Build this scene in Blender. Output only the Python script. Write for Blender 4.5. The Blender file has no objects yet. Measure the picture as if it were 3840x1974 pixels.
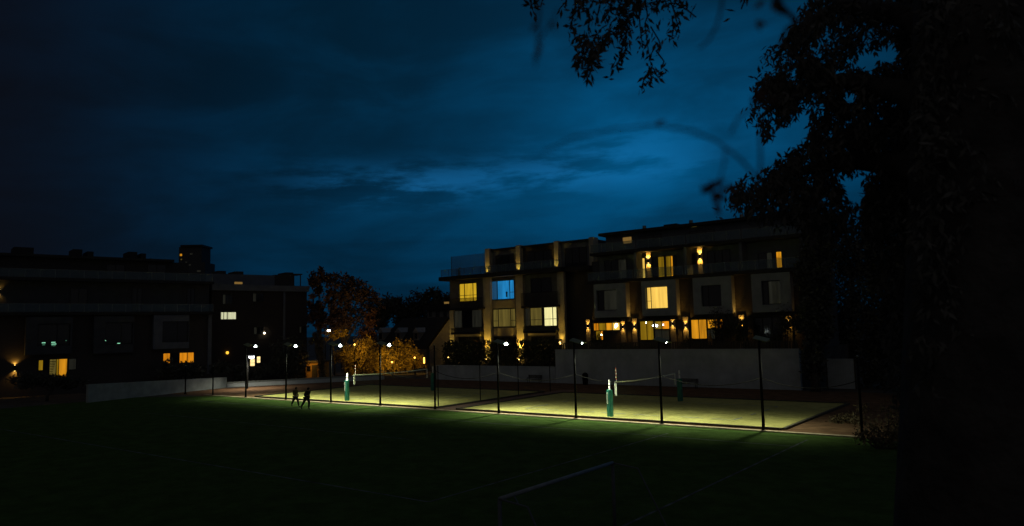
import bpy, math, random
import numpy as np
from mathutils import Vector, Matrix, noise as mnoise

random.seed(7)
RNG = np.random.default_rng(11)
scene = bpy.context.scene
C = scene.collection
R = math.radians

# ------------------------------------------------------------------ camera
F_PX, CX, CY = 2730.0, 1920.0, 987.0          # focal length and centre in photo pixels
ROLL, PITCH, CAM_H = 0.024, math.atan(251 / 2730.0), 6.0
HEAD = math.atan2(0.606, 0.796)               # heading, anticlockwise from +Y
R0 = Vector((math.cos(HEAD), math.sin(HEAD), 0))
F0 = Vector((-math.sin(HEAD), math.cos(HEAD), 0))
CAM = Vector((0, 0, CAM_H))
fw = F0 * math.cos(PITCH) + Vector((0, 0, math.sin(PITCH)))
u0 = -F0 * math.sin(PITCH) + Vector((0, 0, math.cos(PITCH)))
rt = R0 * math.cos(ROLL) - u0 * math.sin(ROLL)
up = R0 * math.sin(ROLL) + u0 * math.cos(ROLL)
cam_data = bpy.data.cameras.new('camera')
cam = bpy.data.objects.new('camera', cam_data)
C.objects.link(cam)
fw.normalize()
cam.matrix_world = Matrix(((rt.x, up.x, -fw.x, 0), (rt.y, up.y, -fw.y, 0), (rt.z, up.z, -fw.z, CAM_H), (0, 0, 0, 1)))
cam_data.sensor_width = 36
cam_data.lens = 36 * F_PX / 3840
cam_data.clip_start = 0.05
cam_data.clip_end = 5000
cam_data.dof.use_dof = True
cam_data.dof.focus_distance = 38
cam_data.dof.aperture_fstop = 1.8
scene.camera = cam

# ------------------------------------------------------------------ exposure
vs = scene.view_settings
vs.view_transform = 'Standard'
vs.look = 'None'
vs.exposure = 0
vs.gamma = 1

# ------------------------------------------------------------------ sky
world = bpy.data.worlds.new('World')
scene.world = world
world.use_nodes = True
nt = world.node_tree
for n in list(nt.nodes):
    nt.nodes.remove(n)
N, L = nt.nodes.new, nt.links.new


def val(x):
    n = N('ShaderNodeValue'); n.outputs[0].default_value = x; return n.outputs[0]


def m(op, a, b=0.0, c=0.0):
    n = N('ShaderNodeMath'); n.operation = op
    for i, x in enumerate((a, b, c)):
        if isinstance(x, (int, float)):
            n.inputs[i].default_value = x
        else:
            L(x, n.inputs[i])
    return n.outputs[0]


def dotn(vec, v):
    n = N('ShaderNodeVectorMath'); n.operation = 'DOT_PRODUCT'
    L(vec, n.inputs[0]); n.inputs[1].default_value = v
    return n.outputs['Value']


tc = N('ShaderNodeTexCoord').outputs['Generated']
a_r, a_f, a_z = dotn(tc, R0), dotn(tc, F0), dotn(tc, (0, 0, 1))
az = m('ARCTAN2', a_r, a_f)
el = m('ARCSINE', a_z)


def gauss(a0, e0, sa, se):
    x = m('DIVIDE', m('SUBTRACT', az, a0), sa)
    y = m('DIVIDE', m('SUBTRACT', el, e0), se)
    s = m('ADD', m('MULTIPLY', x, x), m('MULTIPLY', y, y))
    return m('EXPONENT', m('MULTIPLY', s, -0.5))


# cloud sheet: directions projected on a flat layer so that the cloud streaks close up towards the horizon
zz = m('ADD', m('MAXIMUM', a_z, 0.0), 0.10)
cv = N('ShaderNodeCombineXYZ')
L(m('DIVIDE', a_r, zz), cv.inputs[0]); L(m('DIVIDE', a_f, zz), cv.inputs[1])


def cloud(sx, sy, scale, detail, rough, off):
    mp = N('ShaderNodeMapping'); L(cv.outputs[0], mp.inputs[0])
    mp.inputs['Scale'].default_value = (sx, sy, 1); mp.inputs['Location'].default_value = (off, off * .7, 0)
    mp.inputs['Rotation'].default_value = (0, 0, 0.22)
    n = N('ShaderNodeTexNoise'); L(mp.outputs[0], n.inputs['Vector'])
    n.inputs['Scale'].default_value = scale; n.inputs['Detail'].default_value = detail
    n.inputs['Roughness'].default_value = rough; n.inputs['Distortion'].default_value = .5
    return n.outputs['Fac']


def aed(kx, ky, scale, detail, rough, dist, off):
    """cloud noise laid over azimuth and elevation"""
    v = N('ShaderNodeCombineXYZ'); L(m('MULTIPLY', az, kx), v.inputs[0])
    L(m('ADD', m('MULTIPLY', el, ky), m('MULTIPLY', az, kx * -.16)), v.inputs[1]); v.inputs[2].default_value = off
    n = N('ShaderNodeTexNoise'); L(v.outputs[0], n.inputs['Vector'])
    n.inputs['Scale'].default_value = scale; n.inputs['Detail'].default_value = detail
    n.inputs['Roughness'].default_value = rough; n.inputs['Distortion'].default_value = dist
    return n.outputs['Fac']


def ramp(x, a, b, c, d, smooth=True):
    r_ = N('ShaderNodeMapRange')
    if smooth: r_.interpolation_type = 'SMOOTHSTEP'
    L(x, r_.inputs[0]); r_.inputs[1].default_value = a; r_.inputs[2].default_value = b
    r_.inputs[3].default_value = c; r_.inputs[4].default_value = d
    return r_.outputs[0]


c_big = cloud(.55, 1.0, .9, 5, .55, 3.1)
c_mid = aed(1.0, 2.6, 4.2, 7, .55, .35, 2.3)
c_edge = aed(1.0, 4.2, 7.0, 9, .60, .10, 3.7)
soft = ramp(m('ADD', m('MULTIPLY', c_big, .35), m('MULTIPLY', c_mid, .65)), .36, .64, .62, 1.30)
base = m('MULTIPLY', ramp(az, R(-41), R(-6), .10, 1.0), m('MULTIPLY', soft, .050))
g1 = m('MULTIPLY', m('ADD', gauss(R(11), R(17), R(8), R(7)), m('MULTIPLY', gauss(R(8), R(10), R(16), R(5)), .45)), m('MULTIPLY', soft, .095))
bank_ = m('ADD', gauss(R(1), R(11.9), R(10), R(.95)), m('ADD', m('MULTIPLY', gauss(R(-9), R(11.0), R(4), R(.9)), .9), m('MULTIPLY', gauss(R(9), R(13.8), R(5), R(1.3)), .7)))
g2 = m('MULTIPLY', bank_, m('MULTIPLY', ramp(c_edge, .42, .60, .0, 1.0), .135))
blue = m('ADD', m('ADD', base, g1), g2)
cc = N('ShaderNodeCombineXYZ')
L(m('ADD', m('MULTIPLY', g2, .025), ramp(az, R(-40), R(-18), .0028, .0006)), cc.inputs[0])
L(m('ADD', m('MULTIPLY', blue, ramp(az, R(-40), R(-10), .30, .352)), .0022), cc.inputs[1])
L(m('ADD', m('MULTIPLY', blue, .92), .0025), cc.inputs[2])
# dim grey fill added to the unseen sky, behind the camera and overhead
back = N('ShaderNodeMapRange'); back.interpolation_type = 'SMOOTHSTEP'
L(a_f, back.inputs[0]); back.inputs[1].default_value = .1; back.inputs[2].default_value = -.75
over = m('MULTIPLY', ramp(el, R(32), R(70), 0.0, 1.0), .8)
mx = N('ShaderNodeMix'); mx.data_type = 'RGBA'
L(m('MAXIMUM', back.outputs[0], over), mx.inputs[0]); L(cc.outputs[0], mx.inputs[6]); mx.inputs[7].default_value = (.044, .042, .043, 1)
sky = N('ShaderNodeTexSky'); sky.sky_type = 'NISHITA'; sky.sun_disc = False
sky.sun_elevation = R(-4); sky.sun_rotation = R(200); sky.air_density = 1.2
bg1, bg2 = N('ShaderNodeBackground'), N('ShaderNodeBackground')
L(mx.outputs[2], bg1.inputs[0]); bg1.inputs[1].default_value = 1.0
L(sky.outputs[0], bg2.inputs[0]); bg2.inputs[1].default_value = 0.02
ad = N('ShaderNodeAddShader'); L(bg1.outputs[0], ad.inputs[0]); L(bg2.outputs[0], ad.inputs[1])
out = N('ShaderNodeOutputWorld'); L(ad.outputs[0], out.inputs[0])


# ------------------------------------------------------------------ helpers: placing
def ray(px, py):
    dx, dy = px - CX, py - CY
    a = dx * math.cos(ROLL) - dy * math.sin(ROLL)
    b = dy * math.cos(ROLL) + dx * math.sin(ROLL)
    return a * R0 + (F_PX * math.cos(PITCH) + b * math.sin(PITCH)) * F0 + Vector((0, 0, F_PX * math.sin(PITCH) - b * math.cos(PITCH)))


def ground(px, py, z=0.0):
    d = ray(px, py); return CAM + d * ((z - CAM_H) / d.z)


def at(px, py, dist):
    """point seen at a photo pixel, at the given distance along the heading"""
    d = ray(px, py); return CAM + d * (dist / d.dot(F0))


class Plane:
    """a facade: local x along it, local y into the building, z up"""
    def __init__(s, o, deg):
        s.o = Vector(o); s.t = R(deg)
        s.x = Vector((math.cos(s.t), math.sin(s.t), 0)); s.y = Vector((-math.sin(s.t), math.cos(s.t), 0))

    def p(s, px, py, y=0.0):
        d = ray(px, py); q = s.o + s.y * y
        h = CAM + d * ((q - CAM).dot(s.y) / d.dot(s.y))
        return (h - s.o).dot(s.x), h.z - s.o.z

    def rect(s, crop, x0, y0, x1, y1, y=0.0):
        a, b = s.p(*crop(x0, y1), y), s.p(*crop(x1, y0), y)
        c, d = s.p(*crop(x0, y0), y), s.p(*crop(x1, y1), y)
        return (a[0] + c[0]) / 2, (a[1] + d[1]) / 2, (b[0] + d[0]) / 2, (b[1] + c[1]) / 2


# reading frames used while measuring the photo
c1 = lambda x, y: (x / 2.136, 880 + y / 2.136)
c2 = lambda x, y: (1000 + x / 2.206, 960 + y / 2.206)
c3 = lambda x, y: (1600 + x / 2.206, 800 + y / 2.206)
c4 = lambda x, y: (2200 + x / 2.206, 780 + y / 2.206)


# ------------------------------------------------------------------ helpers: meshes
class MB:
    def __init__(s):
        s.v, s.f = [], []

    def poly(s, pts):
        k = len(s.v); s.v += [tuple(p) for p in pts]; s.f.append(tuple(range(k, k + len(pts)))); return s

    def box(s, x0, y0, z0, x1, y1, z1):
        k = len(s.v)
        s.v += [(x, y, z) for z in (z0, z1) for x, y in ((x0, y0), (x1, y0), (x1, y1), (x0, y1))]
        for q in ((3, 2, 1, 0), (4, 5, 6, 7), (0, 1, 5, 4), (1, 2, 6, 5), (2, 3, 7, 6), (3, 0, 4, 7)):
            s.f.append(tuple(k + i for i in q))
        return s

    def prism(s, pts, y0, y1):
        """outline (x,z) extruded along y"""
        k, n = len(s.v), len(pts)
        s.v += [(x, y0, z) for x, z in pts] + [(x, y1, z) for x, z in pts]
        s.f.append(tuple(k + i for i in range(n))); s.f.append(tuple(k + n + i for i in reversed(range(n))))
        for i in range(n):
            j = (i + 1) % n; s.f.append((k + i, k + n + i, k + n + j, k + j))
        return s

    def tube(s, pts, r, n=6, cap=True):
        pts = [Vector(p) for p in pts]
        rs = r if isinstance(r, (list, tuple)) else [r] * len(pts)
        k = len(s.v)
        prev = None
        for i, p in enumerate(pts):
            t = (pts[min(i + 1, len(pts) - 1)] - pts[max(i - 1, 0)])
            if t.length < 1e-9: t = Vector((0, 0, 1))
            t.normalize()
            if prev is None:
                a = t.cross(Vector((0, 0, 1)) if abs(t.z) < .9 else Vector((1, 0, 0)))
            else:
                a = prev - t * prev.dot(t)
            a.normalize(); prev = a; b = t.cross(a)
            for j in range(n):
                w = 2 * math.pi * j / n
                s.v.append(tuple(p + (a * math.cos(w) + b * math.sin(w)) * rs[i]))
        for i in range(len(pts) - 1):
            for j in range(n):
                q = (j + 1) % n
                s.f.append((k + i * n + j, k + i * n + q, k + (i + 1) * n + q, k + (i + 1) * n + j))
        if cap:
            s.f.append(tuple(k + j for j in reversed(range(n))))
            e = k + (len(pts) - 1) * n
            s.f.append(tuple(e + j for j in range(n)))
        return s

    def sphere(s, c, r, seg=10, ring=6, sx=1, sy=1, sz=1):
        pts = []
        rs = []
        k = len(s.v)
        for i in range(ring + 1):
            th = math.pi * i / ring
            for j in range(seg):
                ph = 2 * math.pi * j / seg
                s.v.append((c[0] + r * sx * math.sin(th) * math.cos(ph), c[1] + r * sy * math.sin(th) * math.sin(ph), c[2] + r * sz * math.cos(th)))
        for i in range(ring):
            for j in range(seg):
                q = (j + 1) % seg
                s.f.append((k + i * seg + j, k + (i + 1) * seg + j, k + (i + 1) * seg + q, k + i * seg + q))
        return s

    def build(s, name, mat, parent=None, bevel=0, smooth=False):
        me = bpy.data.meshes.new(name)
        me.from_pydata(s.v, [], s.f); me.update()
        o = bpy.data.objects.new(name, me); C.objects.link(o)
        if mat: me.materials.append(mat)
        if parent: o.parent = parent
        if bevel:
            b = o.modifiers.new('bevel', 'BEVEL'); b.width = bevel; b.segments = 2; b.limit_method = 'ANGLE'
        if smooth:
            for p in me.polygons: p.use_smooth = True
        return o


def tag(o, label=None, cat=None, group=None, kind=None):
    if label: o['label'] = label
    if cat: o['category'] = cat
    if group: o['group'] = group
    if kind: o['kind'] = kind
    return o


def thing(name, label, cat, loc=(0, 0, 0), rz=0.0, group=None):
    o = bpy.data.objects.new(name, None); C.objects.link(o)
    o.empty_display_size = .3
    o.location = loc; o.rotation_euler = (0, 0, rz)
    return tag(o, label, cat, group)


def struct(o):
    o['kind'] = 'structure'; return o


def lamp(kind, loc, power, color, parent=None, size=.1, direction=None, cone=None, blend=.5, name='lamp_light'):
    d = bpy.data.lights.new(name, kind); d.energy = power; d.color = color
    if kind == 'AREA':
        d.shape = 'RECTANGLE'; d.size = size; d.size_y = size * .5
    else:
        d.shadow_soft_size = size
    if kind == 'SPOT':
        d.spot_size = R(cone); d.spot_blend = blend
    o = bpy.data.objects.new(name, d); C.objects.link(o); o.location = loc
    if direction is not None:
        o.rotation_euler = Vector(direction).to_track_quat('-Z', 'Y').to_euler()
    if parent: o.parent = parent
    return o


# ------------------------------------------------------------------ helpers: materials
def lin(r, g, b):
    f = lambda c: (c / 255 / 12.92) if c <= 10 else (((c / 255) + .055) / 1.055) ** 2.4
    return (f(r), f(g), f(b), 1)


def pmat(name, col, rough=.8, var=.25, scale=3.0, bump=0.0, bscale=None, metal=0.0, spec=.3, detail=6, grain=.5):
    """procedural surface: base colour broken up by two noises, optional bump"""
    mt = bpy.data.materials.new(name); mt.use_nodes = True
    t = mt.node_tree; b = t.nodes['Principled BSDF']
    co = t.nodes.new('ShaderNodeTexCoord')
    n1 = t.nodes.new('ShaderNodeTexNoise'); n1.inputs['Scale'].default_value = scale; n1.inputs['Detail'].default_value = detail; n1.inputs['Roughness'].default_value = grain
    t.links.new(co.outputs['Object'], n1.inputs['Vector'])
    rmp = t.nodes.new('ShaderNodeMapRange')
    rmp.inputs[1].default_value = .3; rmp.inputs[2].default_value = .7
    rmp.inputs[3].default_value = 1 - var; rmp.inputs[4].default_value = 1 + var
    t.links.new(n1.outputs['Fac'], rmp.inputs[0])
    mul = t.nodes.new('ShaderNodeVectorMath'); mul.operation = 'SCALE'
    mul.inputs[0].default_value = col[:3]
    t.links.new(rmp.outputs[0], mul.inputs['Scale'])
    t.links.new(mul.outputs[0], b.inputs['Base Color'])
    b.inputs['Roughness'].default_value = rough; b.inputs['Metallic'].default_value = metal
    b.inputs['Specular IOR Level'].default_value = spec
    if bump:
        n2 = t.nodes.new('ShaderNodeTexNoise'); n2.inputs['Scale'].default_value = bscale or scale * 4; n2.inputs['Detail'].default_value = 8
        t.links.new(co.outputs['Object'], n2.inputs['Vector'])
        bp = t.nodes.new('ShaderNodeBump'); bp.inputs['Strength'].default_value = bump; bp.inputs['Distance'].default_value = .05
        t.links.new(n2.outputs['Fac'], bp.inputs['Height']); t.links.new(bp.outputs[0], b.inputs['Normal'])
    return mt


def brickmat(name, c1_, c2_, mortar, bw=.22, bh=.075, rough=.9):
    mt = bpy.data.materials.new(name); mt.use_nodes = True
    t = mt.node_tree; b = t.nodes['Principled BSDF']
    co = t.nodes.new('ShaderNodeTexCoord')
    sp = t.nodes.new('ShaderNodeSeparateXYZ'); t.links.new(co.outputs['Object'], sp.inputs[0])
    ad_ = t.nodes.new('ShaderNodeMath'); t.links.new(sp.outputs[0], ad_.inputs[0]); t.links.new(sp.outputs[1], ad_.inputs[1])
    cb = t.nodes.new('ShaderNodeCombineXYZ'); t.links.new(ad_.outputs[0], cb.inputs[0]); t.links.new(sp.outputs[2], cb.inputs[1])
    br = t.nodes.new('ShaderNodeTexBrick'); t.links.new(cb.outputs[0], br.inputs['Vector'])
    br.inputs['Color1'].default_value = (*c1_, 1); br.inputs['Color2'].default_value = (*c2_, 1); br.inputs['Mortar'].default_value = (*mortar, 1)
    br.inputs['Scale'].default_value = 1; br.inputs['Brick Width'].default_value = bw; br.inputs['Row Height'].default_value = bh
    br.inputs['Mortar Size'].default_value = .008
    t.links.new(br.outputs['Color'], b.inputs['Base Color']); b.inputs['Roughness'].default_value = rough
    return mt


def emat(name, col, strength, folds=0.0, freq=9.0, base=(.025, .022, .018)):
    """lit surface: lamp lens, or a window whose lit curtain hangs in folds"""
    mt = bpy.data.materials.new(name); mt.use_nodes = True
    t = mt.node_tree; b = t.nodes['Principled BSDF']
    b.inputs['Base Color'].default_value = (*base, 1); b.inputs['Roughness'].default_value = .5
    b.inputs['Emission Color'].default_value = col; b.inputs['Emission Strength'].default_value = strength
    co = t.nodes.new('ShaderNodeTexCoord')
    if folds:
        mp = t.nodes.new('ShaderNodeMapping'); mp.inputs['Scale'].default_value = (freq, 1, .22)
        t.links.new(co.outputs['Object'], mp.inputs[0])
        n = t.nodes.new('ShaderNodeTexNoise'); n.inputs['Scale'].default_value = 1; n.inputs['Detail'].default_value = 3
        t.links.new(mp.outputs[0], n.inputs['Vector'])
        r_ = t.nodes.new('ShaderNodeMapRange'); r_.inputs[1].default_value = .3; r_.inputs[2].default_value = .7
        r_.inputs[3].default_value = strength * (1 - folds); r_.inputs[4].default_value = strength * (1 + folds)
        t.links.new(n.outputs['Fac'], r_.inputs[0]); t.links.new(r_.outputs[0], b.inputs['Emission Strength'])
    return mt


def leafmat(name, col, var=.45, scale=.8, trans=.25):
    mt = bpy.data.materials.new(name); mt.use_nodes = True
    t = mt.node_tree; b = t.nodes['Principled BSDF']
    co = t.nodes.new('ShaderNodeTexCoord')
    n1 = t.nodes.new('ShaderNodeTexNoise'); n1.inputs['Scale'].default_value = scale; n1.inputs['Detail'].default_value = 4
    t.links.new(co.outputs['Object'], n1.inputs['Vector'])
    rmp = t.nodes.new('ShaderNodeMapRange'); rmp.inputs[1].default_value = .3; rmp.inputs[2].default_value = .7
    rmp.inputs[3].default_value = 1 - var; rmp.inputs[4].default_value = 1 + var
    t.links.new(n1.outputs['Fac'], rmp.inputs[0])
    mul = t.nodes.new('ShaderNodeVectorMath'); mul.operation = 'SCALE'; mul.inputs[0].default_value = col
    t.links.new(rmp.outputs[0], mul.inputs['Scale']); t.links.new(mul.outputs[0], b.inputs['Base Color'])
    b.inputs['Roughness'].default_value = .75; b.inputs['Specular IOR Level'].default_value = .2
    return mt


M = {}
M['ground'] = pmat('dark_earth', (.065, .055, .045), .95, .4, .6, .4, 9)
M['gravel'] = pmat('brown_gravel', (.15, .088, .050), .95, .35, 1.2, .5, 30, spec=.03)
M['turf'] = pmat('green_turf', (.056, .099, .024), .95, .38, .9, .7, 40, spec=.02, grain=.75)
M['turf_line'] = pmat('worn_white_paint', (.11, .125, .12), .9, .6, 1.5, spec=.05)
M['kerb'] = pmat('pale_concrete', (.42, .33, .22), .9, .2, 4, .3, 30)
M['timber'] = pmat('dark_timber', (.07, .062, .045), .85, .3, 6, .3, 20)
M['brick_path'] = brickmat('brown_brick_paving', (.19, .10, .07), (.15, .085, .06), (.10, .08, .06), .4, .2)
M['blue'] = pmat('blue_court_tape', (.10, .16, .26), .8, .3, 3)
M['white_wall'] = pmat('white_render', (.42, .46, .46), .9, .24, .55, .2, 9, detail=10, grain=.66)
M['shaded_wall'] = pmat('shade_dimmed_render', (.26, .30, .29), .9, .2, 1.2, .15, 12)  # darker copy of the white render, standing in for dim light
M['white_paint'] = pmat('white_painted_metal', (.72, .72, .68), .5, .08, 3)
M['black_metal'] = pmat('black_painted_metal', (.008, .008, .008), .85, .2, 4, spec=.1)
M['grey_metal'] = pmat('weathered_steel', (.22, .24, .22), .5, .2, 5, metal=.5)
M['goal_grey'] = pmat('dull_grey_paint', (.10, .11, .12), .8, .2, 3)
M['panel'] = pmat('dark_solar_glass', (.16, .17, .06), .35, .15, 5, spec=.5)
M['pad'] = pmat('teal_vinyl_pad', (.018, .155, .118), .5, .2, 5, .25, 7, spec=.4)
M['tape'] = pmat('white_webbing', (.75, .80, .70), .8, .1, 8)
M['net'] = pmat('dark_net_cord', (.05, .07, .055), .9, .2, 8)
M['rope'] = pmat('dark_rope', (.03, .028, .024), .9, .2, 8)
M['red'] = pmat('red_plastic', (.42, .04, .02), .6, .1, 6)
M['stone'] = pmat('beige_cast_stone', (.40, .36, .27), .9, .14, 1.6, .2, 14)
M['dark_panel'] = pmat('dark_cladding_panel', (.06, .062, .068), .85, .2, 1.2, .1, 10)
M['stucco'] = pmat('grey_brown_stucco', (.17, .155, .13), .9, .15, 1.5, .2, 12)
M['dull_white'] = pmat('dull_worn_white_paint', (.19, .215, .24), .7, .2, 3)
M['white_panel'] = pmat('pale_cladding_panel', (.25, .265, .285), .85, .14, 1.2, .1, 10)
M['grey_panel'] = pmat('grey_cladding_panel', (.13, .14, .16), .85, .15, 1.2, .1, 10)
M['brick'] = brickmat('dark_brown_brick', (.055, .045, .040), (.04, .034, .032), (.055, .052, .05))
M['red_brick'] = brickmat('dark_red_brick', (.036, .026, .024), (.028, .021, .020), (.034, .03, .028))
M['eave'] = pmat('dark_metal_eave', (.022, .021, .020), .6, .2, 2)
M['frame'] = pmat('dark_window_frame', (.018, .018, .018), .5, .2, 4)
M['slate'] = pmat('dark_slate_roof', (.018, .019, .022), .85, .3, 3, .4, 10)
M['house_wall'] = pmat('grey_painted_siding', (.20, .19, .18), .9, .15, 2, .2, 9)
M['bark'] = pmat('tree_bark', (.055, .050, .046), .95, .35, 4, .8, 10)
M['dark_leaf'] = leafmat('dark_leaf', (.075, .078, .062))
M['near_leaf'] = leafmat('near_dark_leaf', (.10, .095, .085), .4, 3)
M['rust_leaf'] = leafmat('rust_brown_leaf', (.085, .056, .046))
M['red_leaf'] = leafmat('dull_red_leaf', (.085, .042, .034))
M['gold_leaf'] = leafmat('golden_leaf', (.27, .18, .035), .65, .35)
M['hedge_leaf'] = leafmat('hedge_leaf', (.050, .058, .030), .4, 2)
M['bush_leaf'] = leafmat('dry_brush_leaf', (.14, .11, .06), .5, 2)
M['skin'] = pmat('skin', (.30, .18, .12), .6, .1, 8)
M['black_cloth'] = pmat('black_cloth', (.007, .007, .008), .9, .3, 12)
M['olive_cloth'] = pmat('olive_yellow_cloth', (.06, .045, .010), .9, .3, 10)
M['navy_cloth'] = pmat('navy_cloth', (.008, .010, .015), .9, .3, 12)
M['hair'] = pmat('dark_hair', (.014, .011, .009), .8, .3, 20)
M['shoe'] = pmat('dark_shoe', (.03, .03, .03), .7, .3, 10)
M['ochre'] = pmat('ochre_painted_board', (.42, .24, .06), .85, .2, 3, .2, 12)
gl = bpy.data.materials.new('dark_window_glass'); gl.use_nodes = True
b_ = gl.node_tree.nodes['Principled BSDF']; b_.inputs['Base Color'].default_value = (.012, .014, .018, 1); b_.inputs['Roughness'].default_value = .06
nz = gl.node_tree.nodes.new('ShaderNodeTexNoise'); nz.inputs['Scale'].default_value = .7
bpn = gl.node_tree.nodes.new('ShaderNodeBump'); bpn.inputs['Strength'].default_value = .05
gl.node_tree.links.new(nz.outputs['Fac'], bpn.inputs['Height']); gl.node_tree.links.new(bpn.outputs[0], b_.inputs['Normal'])
M['glass'] = gl
rg = bpy.data.materials.new('railing_glass'); rg.use_nodes = True
t_ = rg.node_tree; b_ = t_.nodes['Principled BSDF']; b_.inputs['Base Color'].default_value = (.3, .4, .45, 1); b_.inputs['Roughness'].default_value = .08
trn = t_.nodes.new('ShaderNodeBsdfTransparent'); trn.inputs[0].default_value = (.75, .8, .82, 1)
mxs = t_.nodes.new('ShaderNodeMixShader'); mxs.inputs[0].default_value = .18
t_.links.new(trn.outputs[0], mxs.inputs[1]); t_.links.new(b_.outputs[0], mxs.inputs[2]); t_.links.new(mxs.outputs[0], t_.nodes['Material Output'].inputs[0])
M['rail_glass'] = rg

E_ = {}
E_['amber'] = emat('amber_lit_curtain', lin(200, 132, 22), 1.0, .40, 2.2)
E_['yellow'] = emat('yellow_lit_blind', lin(190, 152, 32), 1.0, .25, 1.6)
E_['cream'] = emat('cream_lit_curtain', lin(248, 200, 88), 1.0, .22, 2.4)
E_['white'] = emat('white_lit_blind', lin(248, 238, 165), 1.0, .16, 1.8)
E_['dim'] = emat('dim_curtain_behind_glass', lin(85, 74, 32), 1.0, .45, 2.5)
E_['dimmer'] = emat('faint_curtain_behind_glass', lin(24, 24, 19), 1.0, .5, 2.5, (.04, .04, .035))
E_['ochre'] = emat('ochre_lit_curtain', lin(122, 94, 12), 1.0, .42, 2.4)
E_['tan'] = emat('tan_lit_blind', lin(120, 92, 45), 1.0, .08, 4)
E_['pale'] = emat('pale_lit_blind', lin(205, 205, 165), 1.0, .35, 11)
E_['blue'] = emat('blue_screen_lit_room', lin(26, 120, 178), 1.0, .35, 1.8)
E_['blue_dark'] = emat('blue_lit_curtain', lin(20, 62, 92), 1.0, .35, 12)
E_['orange'] = emat('orange_lit_pane', lin(200, 122, 14), 1.0, .5, 2.2)
E_['led'] = emat('white_led_lens', (.86, 1.0, .97, 1), 30)
E_['sconce'] = emat('warm_lamp_lens', (1.0, .62, .16, 1), 7)
E_['bulb'] = emat('warm_white_bulb', (1.0, .86, .55, 1), 12)
E_['street'] = emat('cool_white_street_lens', (.95, .95, 1.0, 1), 25)
E_['sodium'] = emat('sodium_lens', (1.0, .42, .05, 1), 6)
E_['hotpane'] = emat('bright_warm_pane', lin(255, 222, 150), 1.3, .1, 3)

WARM = (1.0, .50, .07)

# ================================================================== THE SETTING
struct(MB().poly([(-1500, -600, 0), (900, -600, 0), (900, 1800, 0), (-1500, 1800, 0)]).build('ground', M['ground']))
V_KERB, V_SAND = 41.2, 42.45
# turf field
xs = np.linspace(-78, -9.6, 60)
tb = MB()
tb.poly([(-77.4, 36.5, .012), (-77, -30, .012), (60, -30, .012), (60, 20, .012), (14, 32, .012), (-6, 40.4, .012), (-9, V_KERB, .012), (-70, V_KERB, .012)])
struct(tb.build('field', M['turf']))


def strip(name, pts, w, z, mat):
    mb = MB()
    for a, b in zip(pts[:-1], pts[1:]):
        a, b = Vector(a), Vector(b); d = (b - a).normalized(); n = Vector((-d.y, d.x)) * w / 2
        mb.poly([(*(a - n), z), (*(b - n), z), (*(b + n), z), (*(a + n), z)])
    return struct(mb.build(name, mat))


strip('field_marking', [(-60, 19.1), (-18.5, 19.1), (-18.4, 38.2)], .11, .017, M['turf_line'])
strip('field_marking', [(-11.2, -20), (-11.2, 39.4)], .11, .017, M['turf_line'])
strip('field_marking', [(-68, 37.4), (-11.2, 37.0)], .11, .021, M['turf_line'])
strip('field_marking', [(-60, 29.5), (-30, 29.5)], .11, .017, M['turf_line'])
# brown gravel apron and paths
struct(MB().poly([(-79.6, 40.6, .006), (-4, 41.0, .006), (-2, 67.8, .006), (-71, 67.8, .006), (-73.4, 61.5, .006), (-79, 47.5, .006)]).build('path', M['gravel']))
struct(MB().poly([(-40.1, V_SAND - .2, .016), (-38.0, V_SAND - .2, .016), (-38.3, 60.5, .016), (-40.2, 60.5, .016)]).build('brick_path', M['brick_path']))
struct(MB().box(-72, V_KERB, 0, -9, V_KERB + .38, .075).build('kerb', M['kerb'], bevel=.015))


def sand_mat():
    mt = pmat('coarse_pale_sand', (.45, .42, .142), .95, .34, .9, 1.0, 6.5, spec=.03, detail=12, grain=.8)
    t = mt.node_tree
    co = t.nodes['Texture Coordinate']
    vo = t.nodes.new('ShaderNodeTexVoronoi'); vo.inputs['Scale'].default_value = 2.6; vo.feature = 'SMOOTH_F1'
    t.links.new(co.outputs['Object'], vo.inputs['Vector'])
    bp = t.nodes.new('ShaderNodeBump'); bp.inputs['Strength'].default_value = .8; bp.inputs['Distance'].default_value = .12
    t.links.new(vo.outputs['Distance'], bp.inputs['Height'])
    old = [n for n in t.nodes if n.type == 'BUMP' and n != bp][0]
    t.links.new(bp.outputs[0], old.inputs['Normal'])
    return mt


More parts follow.
